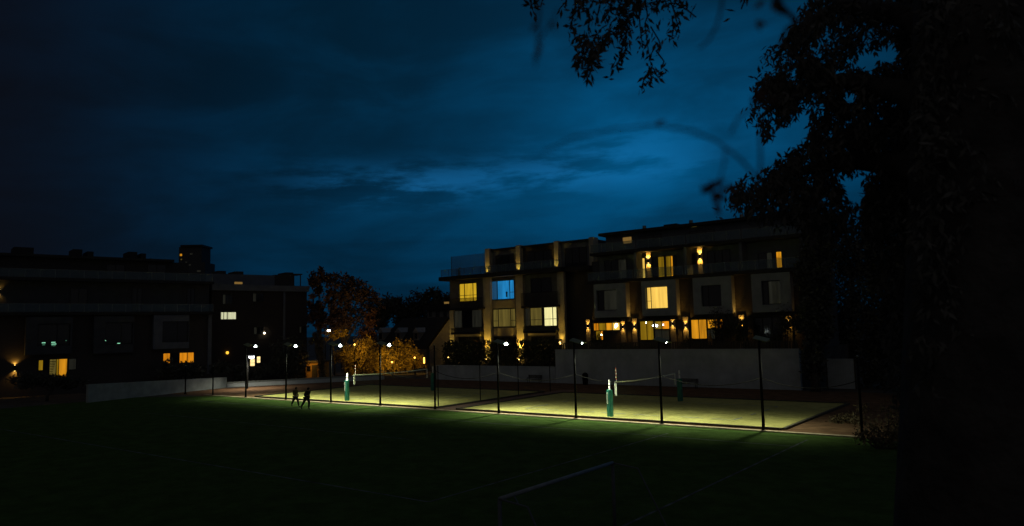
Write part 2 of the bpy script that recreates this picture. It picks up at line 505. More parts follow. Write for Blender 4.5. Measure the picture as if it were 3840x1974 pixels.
M['sand'] = sand_mat()
courts = [((-64.5, V_SAND), (-40.2, V_SAND), (-40.5, 57.6), (-65.1, 57.6)), ((-37.9, V_SAND), (-13.4, V_SAND), (-13.4, 57.6), (-38.1, 57.6))]
for q in courts:
    nx, ny = 90, 56
    mb = MB()
    for j in range(ny + 1):
        for i in range(nx + 1):
            s, t = i / nx, j / ny
            a = Vector(q[0]).lerp(Vector(q[1]), s); b = Vector(q[3]).lerp(Vector(q[2]), s); p = a.lerp(b, t)
            edge = min(1, 8 * min(s, 1 - s, t, 1 - t) + .15)
            h = .05 + edge * (.075 * mnoise.noise(Vector((p.x * .55, p.y * .55, 0))) + .035 * mnoise.noise(Vector((p.x * 2.1, p.y * 2.1, 3))))
            mb.v.append((p.x, p.y, max(.03, h)))
    for j in range(ny):
        for i in range(nx):
            k = j * (nx + 1) + i; mb.f.append((k, k + 1, k + nx + 2, k + nx + 1))
    struct(mb.build('sand_court', M['sand'], smooth=True))
    x0, x1, y0, y1 = q[0][0], q[1][0], q[0][1], q[2][1]
    for a, b in ((q[0], q[1]), (q[1], q[2]), (q[2], q[3]), (q[3], q[0])):
        a, b = Vector(a), Vector(b); d = (b - a).normalized(); n = Vector((d.y, -d.x))
        mb = MB(); k = 0
        pts = [(*a, 0), (*b, 0), (*(b + n * .2), 0), (*(a + n * .2), 0)]
        mb.v += [(x, y, z) for z in (0, .13) for x, y, _ in pts]
        for f in ((3, 2, 1, 0), (4, 5, 6, 7), (0, 1, 5, 4), (1, 2, 6, 5), (2, 3, 7, 6), (3, 0, 4, 7)): mb.f.append(f)
        struct(mb.build('kerb', M['timber']))
# blue boundary tapes lying in the sand, partly covered
def tape_line(pts):
    mb = MB()
    for (xa, ya), (xb, yb) in pts:
        d = Vector((xb - xa, yb - ya)).normalized(); n = Vector((-d.y, d.x)) * .045
        k = max(2, int(math.hypot(xb - xa, yb - ya) / .5))
        for i in range(k):
            if mnoise.noise(Vector((xa + i * .37, ya * 3 + i * .2, 1))) < -.12: continue
            p, r_ = Vector((xa, ya)).lerp(Vector((xb, yb)), i / k), Vector((xa, ya)).lerp(Vector((xb, yb)), (i + .97) / k)
            mb.poly([(*(p - n), .128), (*(r_ - n), .128), (*(r_ + n), .128), (*(p + n), .128)])
    return struct(mb.build('court_line', M['blue']))


for cu in (-51.9, -25.0):
    tape_line([((cu - 8, 44.6), (cu + 8, 44.6)), ((cu - 8, 53.1), (cu + 8, 53.1)), ((cu - 8, 44.6), (cu - 8, 53.1)), ((cu + 8, 44.6), (cu + 8, 53.1))])

# terraces behind the walls
struct(MB().box(-64.2, 68.55, 0, -46.3, 95, 1.75).build('terrace', M['ground']))
struct(MB().box(-45.9, 68.55, 0, -19.65, 95, 3.55).build('terrace', M['ground']))

# ================================================================== WALLS, FENCES, COURT THINGS
t = thing('retaining_wall', 'tall plain white retaining wall below the row of lit townhouses', 'wall', (-32.6, 68, 0))
MB().box(-13.4, 0, 0, 13.0, .5, 3.62).build('wall', M['white_wall'], t)
MB().box(-13.45, -.05, 3.62, 13.05, .55, 3.70).build('coping', M['white_wall'], t)
t = thing('garden_wall', 'low white wall under the dark hedge behind the left sand court', 'wall', (-55, 68, 0))
MB().box(-9.2, 0, 0, 8.95, .5, 1.72).build('wall', M['white_wall'], t)
MB().box(-9.25, -.04, 1.72, 8.95, .54, 1.79).build('coping', M['white_wall'], t)

# low white wall at the left, bending into a low parapet beyond the joggers
A, B_, D_ = Vector((-80.19, 48.8, 0)), Vector((-76.4, 34.6, 0)), Vector((-73.2, 61.94, 0))
E2 = B_ + (B_ - A) * .22
t = thing('boundary_wall', 'white boundary wall at far left that ends in a square step', 'wall', A)
mb = MB()
def wall_seg(mb, p, q, h0, h1, th=.3):
    d = (q - p).normalized(); n = Vector((d.y, -d.x, 0)) * th
    k = len(mb.v)
    for (s, h) in ((p, h0), (q, h1)):
        for o_ in (Vector(), n):
            mb.v.append(tuple(s + o_)); mb.v.append(tuple(s + o_ + Vector((0, 0, h))))
    for f in ((0, 4, 5, 1), (2, 3, 7, 6), (1, 5, 7, 3), (0, 1, 3, 2), (4, 6, 7, 5), (0, 2, 6, 4)): mb.f.append(tuple(k + i for i in f))
wall_seg(mb, Vector(), E2 - A, 1.22, 1.75)
mb.build('wall', M['shaded_wall'], t)
mb = MB(); d = (E2 - A).normalized(); n = Vector((d.y, -d.x, 0)) * -.012
for s0, s1, z0, z1 in ((4.9, 8.0, .25, .75), (9.6, 11.6, .3, .8), (2.2, 3.9, .35, .95)):
    p, q = d * s0 + n, d * s1 + n
    mb.poly([p + Vector((0, 0, z0)), q + Vector((0, 0, z0)), q + Vector((0, 0, z1)), p + Vector((0, 0, z1))])
t = thing('parapet', 'low pale parapet along the brown path beyond the two joggers', 'wall', A)
mb = MB(); D3 = D_ + (D_ - A) * .28
wall_seg(mb, Vector((.02, .05, 0)), D3 - A, .42, .46, -.3); mb.build('wall', M['white_wall'], t)
mb = MB(); wall_seg(mb, Vector((-.35, .05, 0)), D3 - A + Vector((-.4, 0, 0)), .62, .68, -.12); mb.build('rail', M['grey_metal'], t)

# floodlight poles along the field edge
V_P = 41.42
POLE_U = {685: -76.0, 801: -70.6, 916: -64.7, 1067: -58.2, 1236: -51.75, 1427: -45.45, 1630: -39.3, 1867: -33.05, 2161: -26.5, 2485: -20.3, 2862: -14.1, 3230: -9.0}
LABEL = {916: 'black floodlight pole left of the joggers, nearest the white boundary wall end',
         1067: 'black floodlight pole just left of the two joggers',
         1236: 'black floodlight pole between the front jogger and the left teal post pad',
         1427: 'black floodlight pole right of the left teal post pad, crossing the left net',
         1867: 'black floodlight pole just right of the brick path, at the right court corner',
         2161: 'black floodlight pole left of the right teal post pad, before the white wall',
         2485: 'black floodlight pole crossing the right net, before the tall white wall',
         2862: 'black floodlight pole nearest the camera, with an unlit bluish panel'}
LED = (.93, 1.0, .70)


def pole_parts(root, h, r0, r1):
    MB().tube([(0, 0, 0), (0, 0, h * .5), (0, 0, h)], [r0, (r0 + r1) / 2, r1], 10).build('pole', M['black_metal'], root, smooth=True)
    MB().tube([(0, 0, 0), (0, 0, .10)], [r0 * 2.0, r0 * 1.7], 10).build('base', M['black_metal'], root)


POWER = {916: 240, 1067: 250, 1236: 330, 1427: 360, 1867: 350, 2161: 340, 2485: 270, 2862: 150}
for px in (916, 1067, 1236, 1427, 1867, 2161, 2485, 2862):
    t = thing('floodlight_pole', LABEL[px], 'floodlight pole', (POLE_U[px], V_P, 0), 0, 'floodlight poles along the sand courts')
    pole_parts(t, 5.1, .085, .06)
    MB().tube([(0, 0, 4.98), (0, .55, 5.08), (0, 1.12, 5.06)], .03, 8).build('arm', M['black_metal'], t)
    # tilted solar panel on the pole top
    sp_ = MB().box(-.42, -.26, -.02, .42, .26, .02).build('solar_panel', M['panel'], t, bevel=.008)
    sp_.location = (0.1, .12, 5.17); sp_.rotation_euler = (R(20), R(14), 0)
    hd = MB().box(-.20, -.34, 0, .20, .34, .06).build('lamp_head', M['panel'], t, bevel=.015)
    hd.location = (0, 1.05, 5.02)
    tilt = {916: 24, 1067: 24, 1236: 22, 1427: 20, 1867: 14, 2161: 2, 2485: 0, 2862: -6}[px]
    hd.rotation_euler = (R(-9), R(tilt), 0)
    big = tilt > 10
    lens = MB().sphere((0, 0, -.03), .15 if big else .05, 14, 8, .85, 1.1, .72 if big else .9).build('lens', E_['led'] if px != 2862 else M['panel'], hd, smooth=True)
    lamp('SPOT', (0, 1.05, 4.84), POWER[px] * 5.8, LED, t, .12, (0, .03, -1), 133, 1.0)
for px, lb in ((685, 'thin dark fence post before the far left end of the white boundary wall'), (801, 'thin dark fence post before the right end of the white boundary wall'),
               (1630, 'dark post without a lamp at the corner between the two sand courts'), (3230, 'dark post in the brush at the right end of the fence line')):
    t = thing('fence_post', lb, 'post', (POLE_U[px], V_P, 0), 0, 'posts without lamps along the field edge')
    pole_parts(t, {685: 3.0, 801: 3.0, 1630: 5.0, 3230: 4.2}[px], .075, .055)
    MB().sphere((0, 0, {685: 3.0, 801: 3.0, 1630: 5.0, 3230: 4.2}[px]), .07).build('cap', M['grey_metal'], t)
for i, (v, lb) in enumerate(((42.9, 'thin dark post beside the brick path, nearest the field'), (48.1, 'thin dark post beside the brick path, second from the field'),
                             (53.5, 'thin dark post beside the brick path, third from the field'), (58.6, 'thin dark post at the far end of the brick path near the white wall'))):
    t = thing('net_post', lb, 'post', (-40.35, v, 0), 0, 'thin posts between the two sand courts')
    MB().tube([(0, 0, 0), (0, 0, 3.25)], [.045, .035], 8).build('pole', M['black_metal'], t)
    MB().sphere((0, 0, 3.25), .05).build('cap', M['black_metal'], t)


def sag(p, q, s, n=14):
    p, q = Vector(p), Vector(q)
    return [p.lerp(q, i / n) - Vector((0, 0, s * 4 * (i / n) * (1 - i / n))) for i in range(n + 1)]


names = [1067, 1236, 1427, 1630, 1867, 2161, 2485, 2862, 3230]
where = {1067: 'behind the joggers', 1236: 'at the left teal post pad', 1427: 'before the left net', 1630: 'at the brick path', 1867: 'over the bench by the wall',
         2161: 'at the right teal post pad', 2485: 'before the right bench', 2862: 'over the dark corner by the small white gate'}
for a, b in zip(names[:-1], names[1:]):
    if a < 1427: continue
    o = MB().tube(sag((POLE_U[a], V_P, 3.0), (POLE_U[b], V_P, 2.95), .5), .022, 5).build('net_rope', M['rope'])
    tag(o, 'dark sagging rope strung between two poles ' + where[a], 'rope', 'ropes strung between the field edge poles')
for a, b in ((916, 1067), (1067, 1236), (1236, 1427), (1427, 1630), (1630, 1867)):
    o = MB().tube(sag((POLE_U[a], V_P, 4.8), (POLE_U[b], V_P, 4.75), .75), .012, 5).build('top_cable', M['rope'])
    tag(o, 'thin sagging cable high between two poles, ' + {916: 'left of the joggers', 1067: 'above the joggers', 1236: 'above the left teal post pad', 1427: 'above the left net', 1630: 'above the brick path'}[a], 'cable', 'high cables between the left poles')


# volleyball nets and posts
def volley(cu, which):
    for v, side in ((43.35, -1), (54.43, 1)):
        lb = {(-1, 'left'): 'volleyball post in a teal pad on the left court, near side', (1, 'left'): 'dim volleyball post at the far side of the left court',
              (-1, 'right'): 'volleyball post in a teal pad on the right court, near side', (1, 'right'): 'dim volleyball post at the far side of the right court'}[(side, which)]
        t = thing('volleyball_post', lb, 'net post', (cu, v, 0), 0, 'volleyball posts in teal pads')
        MB().tube([(0, 0, 0), (0, 0, 2.46)], .065, 12).build('pole', M['white_paint'], t, smooth=True)
        MB().tube([(0, 0, 2.46), (0, 0, 2.50)], [.075, .06], 12).build('cap', M['white_paint'], t)
        MB().tube([(0, 0, 2.12), (0, 0, 2.16)], .078, 12).build('collar', M['grey_metal'], t)
        mb = MB()
        prof = [(-.18, -.15), (.05, -.18), (.17, -.13), (.17, .13), (.05, .18), (-.18, .15)]
        k = 0
        for z, s in ((.03, 1.0), (.5, 1.03), (.95, .97), (1.4, 1.01), (1.84, .98)):
            for x, y in prof: mb.v.append((x * s, y * s, z))
        for i in range(4):
            for j in range(6): mb.f.append((i * 6 + j, i * 6 + (j + 1) % 6, i * 6 + 6 + (j + 1) % 6, i * 6 + 6 + j))
        mb.f.append(tuple(reversed(range(6)))); mb.f.append(tuple(24 + j for j in range(6)))
        pd = mb.build('pad', M['pad'], t, bevel=.03)
        if side < 0:
            # white vertical lettering, too blurred in the photo to read: a run of upright strokes of uneven width
            mb = MB()
            z = .92
            rr = random.Random(5 if which == 'left' else 9)
            while z < 1.66:
                h = rr.uniform(.045, .085); w = rr.uniform(.045, .085)
                mb.box(-.115 - w / 2 + .02, -.196, z, -.115 + w / 2 + .02, -.160, z + h); z += h + .012
            mb.build('lettering', M['tape'], pd)
    t = thing('volleyball_net', {'left': 'white-taped volleyball net across the left sand court', 'right': 'white-taped volleyball net across the right sand court'}[which], 'volleyball net', (cu + .0, 43.35, 0), 0, 'volleyball nets on the sand')
    top = lambda s: 2.33 - .10 * 4 * s * (1 - s)
    n = 16
    y0, y1 = .75, 10.3
    def band(za, zb, sa, sb, th=.012):
        mb = MB()
        for i in range(n + 1):
            s = sa + (sb - sa) * i / n; y = y0 + (y1 - y0) * s
            for x in (-th, th):
                mb.v.append((x, y, top(s) + za)); mb.v.append((x, y, top(s) + zb))
        for i in range(n):
            k = i * 4
            mb.f += [(k, k + 4, k + 5, k + 1), (k + 2, k + 3, k + 7, k + 6), (k + 1, k + 5, k + 7, k + 3), (k, k + 2, k + 6, k + 4)]
        mb.f += [(0, 1, 3, 2), (n * 4, n * 4 + 2, n * 4 + 3, n * 4 + 1)]
        return mb
    band(-.085, 0, 0, 1).build('top_tape', M['tape'], t)
    mb = MB()
    for i in range(1, 41):
        s = i / 41
        y = y0 + (y1 - y0) * s; mb.tube([(0, y, top(s) - .09), (0, y, top(s) - .92)], .0025, 3, False)
    for k in range(6):
        mb.tube([(0, y0 + (y1 - y0) * i / 12, top(i / 12) - .2 - k * .15) for i in range(13)], .0025, 3, False)
    mb.build('netting', M['net'], t)
    for y in (y0, y1):
        sb = MB()
        if y == y0:
            sb.box(-.02, y, 1.40, .02, y + .10, top(0) - .09)
            if which == 'right': sb.tube([(0, y + .22, top(0) - .1), (0, y + .16, 1.36)], .022, 6)
        else:
            sb.box(-.02, y - .10, 1.40, .02, y, top(1) - .09)
        sb.build('side_band', M['tape'], t)
    for y in (y0, y1):
        sgn = -1 if y == y0 else 1
        mb = MB()
        for z in (2.25, 1.45): mb.tube([(0, y, z), (0, y + sgn * .72, z + (.02 if z > 2 else -.05))], .008, 5)
        mb.build('tension_cord', M['rope'], t)
    an = MB().tube([(0, 0, 1.45), (0, 0, 2.3)], .012, 8)
    ant = an.build('antenna', M['tape'], t); ant.location = (0, y0 + .2, 0)
    for k in range(8):
        MB().tube([(0, 0, 2.33 + k * .115), (0, 0, 2.33 + (k + 1) * .115)], .018, 8).build('antenna_band', M['red'] if k % 2 else M['tape'], ant)


volley(-51.9, 'left')
volley(-25.0, 'right')


def bench(label, x, y):
    t = thing('park_bench', label, 'bench', (x, y, 0), 0, 'benches along the white wall')
    MB().box(-.95, -.25, .42, .95, .2, .47).build('seat', M['timber'], t)
    mb = MB()
    for z in (.55, .68, .81): mb.box(-.95, .2, z, .95, .24, z + .1)
    mb.build('backrest', M['timber'], t)
    for sx in (-.8, .8):
        MB().tube([(sx, -.2, 0), (sx, -.2, .42)], .03, 6).build('leg', M['black_metal'], t)
        MB().tube([(sx, .17, 0), (sx, .19, .9)], .03, 6).build('leg', M['black_metal'], t)
        MB().tube([(sx, .2, .62), (sx, -.22, .62), (sx, -.24, .45)], .022, 6).build('armrest', M['black_metal'], t)


bench('dark bench against the low white wall behind the brick path', -48.2, 66.9)
bench('dark bench against the tall white wall right of the right net', -29.7, 66.6)
t = thing('litter_bin', 'dark domed litter bin standing before the tall white wall', 'bin', (-41.5, 66.9, 0))
MB().tube([(0, 0, 0), (0, 0, .95)], [.27, .33], 14).build('body', M['black_metal'], t, smooth=True)
mb = MB(); mb.tube([(0, 0, .98), (0, 0, 1.12), (0, 0, 1.24), (0, 0, 1.30)], [.35, .31, .2, .04], 14); mb.build('lid', M['black_metal'], t, smooth=True)
# small white gate right of the wall
t = thing('white_gate', 'small white boarded gate standing alone in the dark at right', 'gate', (-16.75, 70.4, 0))
mb = MB()
for i in range(11): mb.box(-1.13 + i * .206, 0, .05, -1.13 + i * .206 + .196, .05, 2.72)
mb.build('boards', M['white_wall'], t)
mb = MB()
for z in (.4, 2.2): mb.box(-1.13, .052, z, 1.13, .10, z + .12)
mb.build('rails', M['white_wall'], t)
for sx in (-1.2, 1.2): MB().box(sx - .06, -.03, 0, sx + .06, .09, 2.8).build('post', M['timber'], t)

# football goal on the dark turf
t = thing('football_goal', 'white football goal frame standing on the dark turf', 'football goal', (-10.75, 13.43, 0))
W_ = 5.23
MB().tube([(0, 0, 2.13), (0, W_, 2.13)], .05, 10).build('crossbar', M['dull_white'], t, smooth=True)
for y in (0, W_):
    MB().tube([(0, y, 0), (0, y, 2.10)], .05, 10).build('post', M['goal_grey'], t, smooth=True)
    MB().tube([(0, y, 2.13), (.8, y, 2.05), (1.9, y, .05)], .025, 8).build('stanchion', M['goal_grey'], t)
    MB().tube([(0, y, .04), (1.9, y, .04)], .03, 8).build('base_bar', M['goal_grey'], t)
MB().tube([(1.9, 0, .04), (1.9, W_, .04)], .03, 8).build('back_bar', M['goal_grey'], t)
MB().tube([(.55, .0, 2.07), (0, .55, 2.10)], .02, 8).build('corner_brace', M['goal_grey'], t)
mb = MB()
for i in range(1, 36):
    y = W_ * i / 36; mb.tube([(.03, y, 2.1), (.8, y, 2.02), (1.88, y, .06)], .003, 3, False)
for s in np.linspace(.1, 1, 16):
    p = Vector((.03, 0, 2.1)).lerp(Vector((.8, 0, 2.02)), min(1, s * 2.6)) if s < .385 else Vector((.8, 0, 2.02)).lerp(Vector((1.88, 0, .06)), (s - .385) / .615)
    mb.tube([(p.x, 0, p.z), (p.x, W_, p.z)], .003, 3, False)
mb.build('netting', M['net'], t)


# ================================================================== BUILDINGS
def window(P, b, r, y, pane, vb=(), hb=(), fw=.07, fd=.07, sill=False):
    """frame standing fd proud of the plane y, its pane set back inside it"""
    x0, z0, x1, z1 = r
    mb = MB()
    mb.box(x0, y - fd, z0, x0 + fw, y, z1).box(x1 - fw, y - fd, z0, x1, y, z1)
    mb.box(x0 + fw, y - fd, z0, x1 - fw, y, z0 + fw).box(x0 + fw, y - fd, z1 - fw, x1 - fw, y, z1)
    for s in vb:
        x = x0 + (x1 - x0) * s; mb.box(x - fw * .6, y - fd * .9, z0 + fw, x + fw * .6, y, z1 - fw)
    vbs = sorted([0.0, *vb, 1.0])
    for s in hb:
        z = z0 + (z1 - z0) * s if not isinstance(s, tuple) else z0 + (z1 - z0) * s[0]
        cells = range(len(vbs) - 1) if not isinstance(s, tuple) else s[1]
        for c in cells:
            xa = x0 + (x1 - x0) * vbs[c] + fw * .62; xb = x0 + (x1 - x0) * vbs[c + 1] - fw * .62
            mb.box(xa, y - fd * .85, z - fw * .35, xb, y, z + fw * .35)
    w = mb.build('window', M['frame'], b)
    panes = pane if isinstance(pane, (list, tuple)) else None
    for c in range(len(vbs) - 1):
        if panes is None:
            if c: break
            xa, xb, mt = x0 + fw, x1 - fw, pane
        else:
            mt = panes[c]; xa = x0 + (x1 - x0) * vbs[c] + (fw if c == 0 else fw * .6); xb = x0 + (x1 - x0) * vbs[c + 1] - (fw if c == len(vbs) - 2 else fw * .6)
        MB().box(xa, y - .025, z0 + fw, xb, y - .004, z1 - fw).build('pane', mt, w)
    return w


def sconce(b, x, z, y, power, sz=.11, up=True, down=True, h=.34):
    power *= 5
    body = MB().box(x - sz / 2, y - .14, z - h / 2, x + sz / 2, y - .003, z + h / 2).build('wall_lamp', M['black_metal'], b)
    for s, on in ((1, up), (-1, down)):
        if not on: continue
        zz_ = z + s * h / 2
        MB().box(x - sz * .4, y - .13, min(zz_, zz_ + s * .02), x + sz * .4, y - .02, max(zz_, zz_ + s * .02)).build('lens', E_['sconce'], body)
        lamp('SPOT', (x, y - .16, zz_ + s * .06), power, WARM, b, .03, (0, .30, s), 130, .8)


def rail(b, x0, x1, y, z, h=1.0, glass=True, name='railing'):
    mb = MB().box(x0, y - .02, z + h - .04, x1, y + .02, z + h)
    n = max(1, int((x1 - x0) / 1.4))
    for i in range(n + 1):
        x = x0 + (x1 - x0) * i / n
        mb.box(x - .02, y - .018, z, x + .02, y + .018, z + h - .04)
    r_ = mb.build(name, M['grey_metal'] if glass else M['frame'], b)
    if glass:
        MB().box(x0 + .02, y - .006, z + .06, x1 - .02, y + .006, z + h - .05).build('glass_panel', M['rail_glass'], r_)
    return r_


# ---------- row of four townhouses above the retaining wall
PR = Plane((0, 71.5, 0), 0)
Z_G, Z_HEAD, Z_B0, Z_B1, Z_BAL, Z_TER, Z_ROOF = 3.55, 6.65, 7.1, 10.9, 11.05, 14.3, 17.1
BX = [-43.1, -37.25, -31.4, -25.5, -19.6]
BOXY = -.9
house_lb = ['townhouse at the left end of the row, dark box window over a bright room', 'townhouse with the large glowing yellow curtained box window',
            'townhouse with wide amber ground floor glazing and one terrace wall lamp', 'townhouse at the dark right end of the row, with one narrow lit window']


def R4(x0, y0, x1, y1, y=0.0):
    return PR.rect(c4, x0, y0, x1, y1, y)


houses = []
CHEEK = []
for i in range(4):
    x0, x1 = BX[i], BX[i + 1]
    o = thing('townhouse', house_lb[i], 'townhouse', (0, 71.5, 0), 0, 'townhouses in the row above the white wall')
    houses.append(o)
    g = .004
    MB().box(x0 + g, 0, Z_G, x1 - g, 11, Z_BAL - .12).build('wall', M['brick'], o)
    MB().box(x0 + g, 1.5, Z_BAL + .18, x1 - g, 11, Z_TER - .1).build('upper_wall', M['grey_panel'], o)
    MB().box(x0 + g, 3.6, Z_TER + .2, x1 - g, 10, Z_ROOF - .32).build('roof_storey', M['grey_panel'], o)
    MB().box(x0 + g, -1.0, Z_BAL - .12, x1 - g, 11.2, Z_BAL + .18).build('balcony_slab', M['eave'], o)
    MB().box(x0 + g, -.2, Z_TER - .1, x1 - g, 11.2, Z_TER + .2).build('terrace_slab', M['eave'], o)
    MB().box(x0 + g - (.5 if i == 0 else 0), 2.7, Z_ROOF - .32, x1 - g, 11, Z_ROOF).build('roof', M['eave'], o)
    rail(o, x0 + .1, x1 - .1, -.9, Z_BAL + .18, 1.0, True, 'balcony_railing')
    rail(o, x0 + .1, x1 - .1, -.1, Z_TER + .2, 1.0, True, 'terrace_railing')
    # party wall fin between balconies
    MB().box(x1 - .35, .0, Z_BAL + .18, x1 - .05, 1.5, Z_TER - .1).build('fin_wall', M['grey_panel'], o)
    # projecting pale box frame round the first floor window
    bx = [(60, 325), (455, 740), (880, 1200), (1365, 1690)][i]
    byt = [(620, 890), (595, 890), (572, 880), (545, 868)][i]
    wi = [(90, 680, 258, 850), (497, 650, 676, 836), (955, 640, 1120, 815), (1455, 602, 1610, 800)][i]
    xa, za, xb, zb = R4(bx[0], byt[0], bx[1], byt[1], BOXY)
    za, zb = Z_B0 + .02, Z_B1 - .03
    CHEEK.append(xb)
    wx0, wz0, wx1, wz1 = R4(*wi, BOXY + .25)
    mb = MB()
    mb.box(xa, BOXY, za, wx0, -.004, zb).box(wx1, BOXY, za, xb, -.004, zb)
    mb.box(wx0, BOXY, za, wx1, -.004, wz0).box(wx0, BOXY, wz1, wx1, -.004, zb)
    mb.build('box_frame', M['white_panel'], o)
    wm = [[M['glass'], E_['dimmer']], E_['cream'], [M['glass'], M['glass']], [M['glass'], E_['dimmer']]][i]
    if i == 1:
        window(PR, o, (wx0 + .02, wz0 + .02, wx1 - .02, wz1 - .02), BOXY + .30, [E_['cream'], E_['cream']], (.2,), ((.36, (0,)),), .06)
    else:
        window(PR, o, (wx0 + .02, wz0 + .02, wx1 - .02, wz1 - .02), BOXY + .30, wm, (.32,), (), .06)
    # flower-box dark canopies and soffit under box
    MB().box(x0 + .3, -.6, Z_HEAD + .02, xb - .1, -.004, Z_HEAD + .16).build('canopy', M['eave'], o)
    # roof top bits
    MB().box(x0 + 1.0, 5, Z_ROOF, x0 + 2.6, 8, Z_ROOF + .35 + .15 * (i % 2)).build('roof_light', M['eave'], o)
    MB().tube([(x0 + 3.9, 6, Z_ROOF), (x0 + 3.9, 6, Z_ROOF + .8)], .22, 10).build('chimney', M['grey_metal'], o)
# ground floors
def door_row(o, cells, y=0.0):
    for (r4, pane, vb, hb) in cells:
        window(PR, o, R4(*r4), y, pane, vb, hb, .06)


door_row(houses[0], [((58, 950, 278, 1016), [E_['orange'], E_['ochre'], E_['amber'], E_['cream']], (.2, .48, .72), ()),
                     ((78, 1016, 140, 1096), [E_['ochre'], E_['orange']], (.6,), ())])
door_row(houses[1], [((443, 935, 558, 1096), [E_['ochre'], E_['ochre']], (.5,), ()), ((562, 935, 688, 1006), [E_['ochre'], E_['orange']], (.5,), ()),
                     ((562, 1008, 688, 1096), [E_['dimmer'], E_['dimmer']], (.5,), ())])
door_row(houses[2], [((865, 922, 997, 1086), [E_['amber'], E_['amber']], (.5,), ()), ((999, 920, 1132, 1000), [E_['amber'], E_['orange']], (.5,), ()),
                     ((999, 1002, 1132, 1086), [E_['dimmer'], M['glass']], (.5,), ())])
door_row(houses[3], [((1380, 905, 1620, 1086), [M['glass'], M['glass'], M['glass']], (.33, .66), ())])
# bright bulbs seen through the ground floor glass
for hi, (x, y, s) in ((0, (246, 970, .17)), (0, (238, 985, .12)), (0, (122, 1052, .10)), (1, (549, 975, .06)), (1, (578, 975, .10)), (1, (632, 968, .06)), (1, (492, 950, .05))):
    xx, z_ = PR.p(*c4(x, y), -.08)
    MB().sphere((xx, -.09, z_), s, 10, 6, 1, .3, 1.1).build('room_lamp', E_['bulb'] if hi == 0 else E_['led'], houses[hi])
# balcony level windows
Y3 = 1.5
window(PR, houses[0], R4(48, 445, 104, 590, Y3), Y3, M['glass'], (), (), .06)
window(PR, houses[0], R4(150, 430, 335, 590, Y3), Y3, [M['glass'], M['glass'], E_['dimmer']], (.3, .62), (), .06)
window(PR, houses[1], R4(438, 415, 487, 582, Y3), Y3, E_['cream'], (), (.4,), .05)
window(PR, houses[1], R4(545, 400, 745, 575, Y3), Y3, [M['glass'], E_['ochre'], M['glass'], E_['ochre'], E_['amber'], M['glass']], (.25, .5, .57, .77, .86), (), .05)
window(PR, houses[2], R4(850, 375, 905, 545, Y3), Y3, M['glass'], (), (), .06)
window(PR, houses[2], R4(1000, 350, 1190, 535, Y3), Y3, [M['glass']] * 3, (.33, .66), (), .06)
window(PR, houses[3], R4(1568, 360, 1618, 498, Y3), Y3, E_['amber'], (), (.65,), .05)
window(PR, houses[3], R4(1420, 370, 1540, 505, Y3), Y3, [M['glass'], E_['dimmer']], (.6,), (), .05)
# roof storey windows
Y4 = 3.6
window(PR, houses[0], R4(298, 240, 376, 298, Y4), Y4, E_['tan'], (), (), .04)
window(PR, houses[1], R4(430, 225, 620, 330, Y4), Y4, [M['glass']] * 3, (.33, .66), (), .05)
window(PR, houses[2], R4(850, 185, 1060, 285, Y4), Y4, [M['glass']] * 3, (.33, .66), (), .05)
xx, z_ = PR.p(*c4(890, 150), Y4)
MB().box(xx - .3, Y4 - .1, z_ - .1, xx + .3, Y4 - .004, z_ + .1).build('soffit_lamp', E_['dim'], houses[2])
xx, z_ = PR.p(*c4(1311, 95), Y4)
for s in (-.28, .28): MB().box(xx + s - .17, Y4 - .1, z_ - .1, xx + s + .17, Y4 - .004, z_ + .1).build('soffit_lamp', E_['amber'], houses[3])
# ground floor wall lamps; paler strips added behind them to show their light
for hi, x, y, pw in ((0, 12, 978, 9), (0, 302, 985, 7), (1, 397, 982, 10), (1, 713, 958, 8), (2, 820, 974, 11), (3, 1282, 945, 10), (3, 1672, 950, 9)):
    xx, z_ = PR.p(*c4(x, y), -.1)
    MB().box(xx - .29, -.12, Z_G, xx + .29, -.003, Z_HEAD + .3).build('lamp_backing', M['stucco'], houses[hi])
    sconce(houses[hi], xx, z_, -.12, pw * .8)
# second floor terrace lamps
for hi, (x, ya, yb), pw in ((1, (511, 405, 468), 14), (2, (937, 372, 430), 14)):
    xa, za = PR.p(*c4(x, ya), Y3 - .3); xb, zb = PR.p(*c4(x, yb), Y3 - .1)
    MB().box(xa - .28, Y3 - .35, zb - 2.0, xa + .28, Y3 - .004, Z_TER - .12).build('lamp_backing', M['stone'], houses[hi])
    sconce(houses[hi], xa, (za + zb) / 2 - .05, Y3 - .35, pw, .16, h=.45)
    MB().box(xa - .65, Y3 - 1.1, za + .75, xa + .35, Y3 - .36, za + .9).build('lamp_canopy', M['eave'], houses[hi])
# warm wash up the right cheek of each box frame
for hi, (x, y) in ((0, (333, 905)), (1, (752, 900)), (2, (1210, 890)), (3, (1700, 880))):
    xx, z_ = PR.p(*c4(x, y), -.4)
    lamp('SPOT', (CHEEK[hi] + .42, -.5, Z_B0 - .9), (270, 160, 170, 14)[hi], WARM, houses[hi], .03, (-.13, .03, 1), 42, .8, 'cheek_light')

# ---------- apartment building at the centre
PC = Plane((0, 76, 0), 0)


def R3(x0, y0, x1, y1, y=0.0):
    return PC.rect(c3, x0, y0, x1, y1, y)


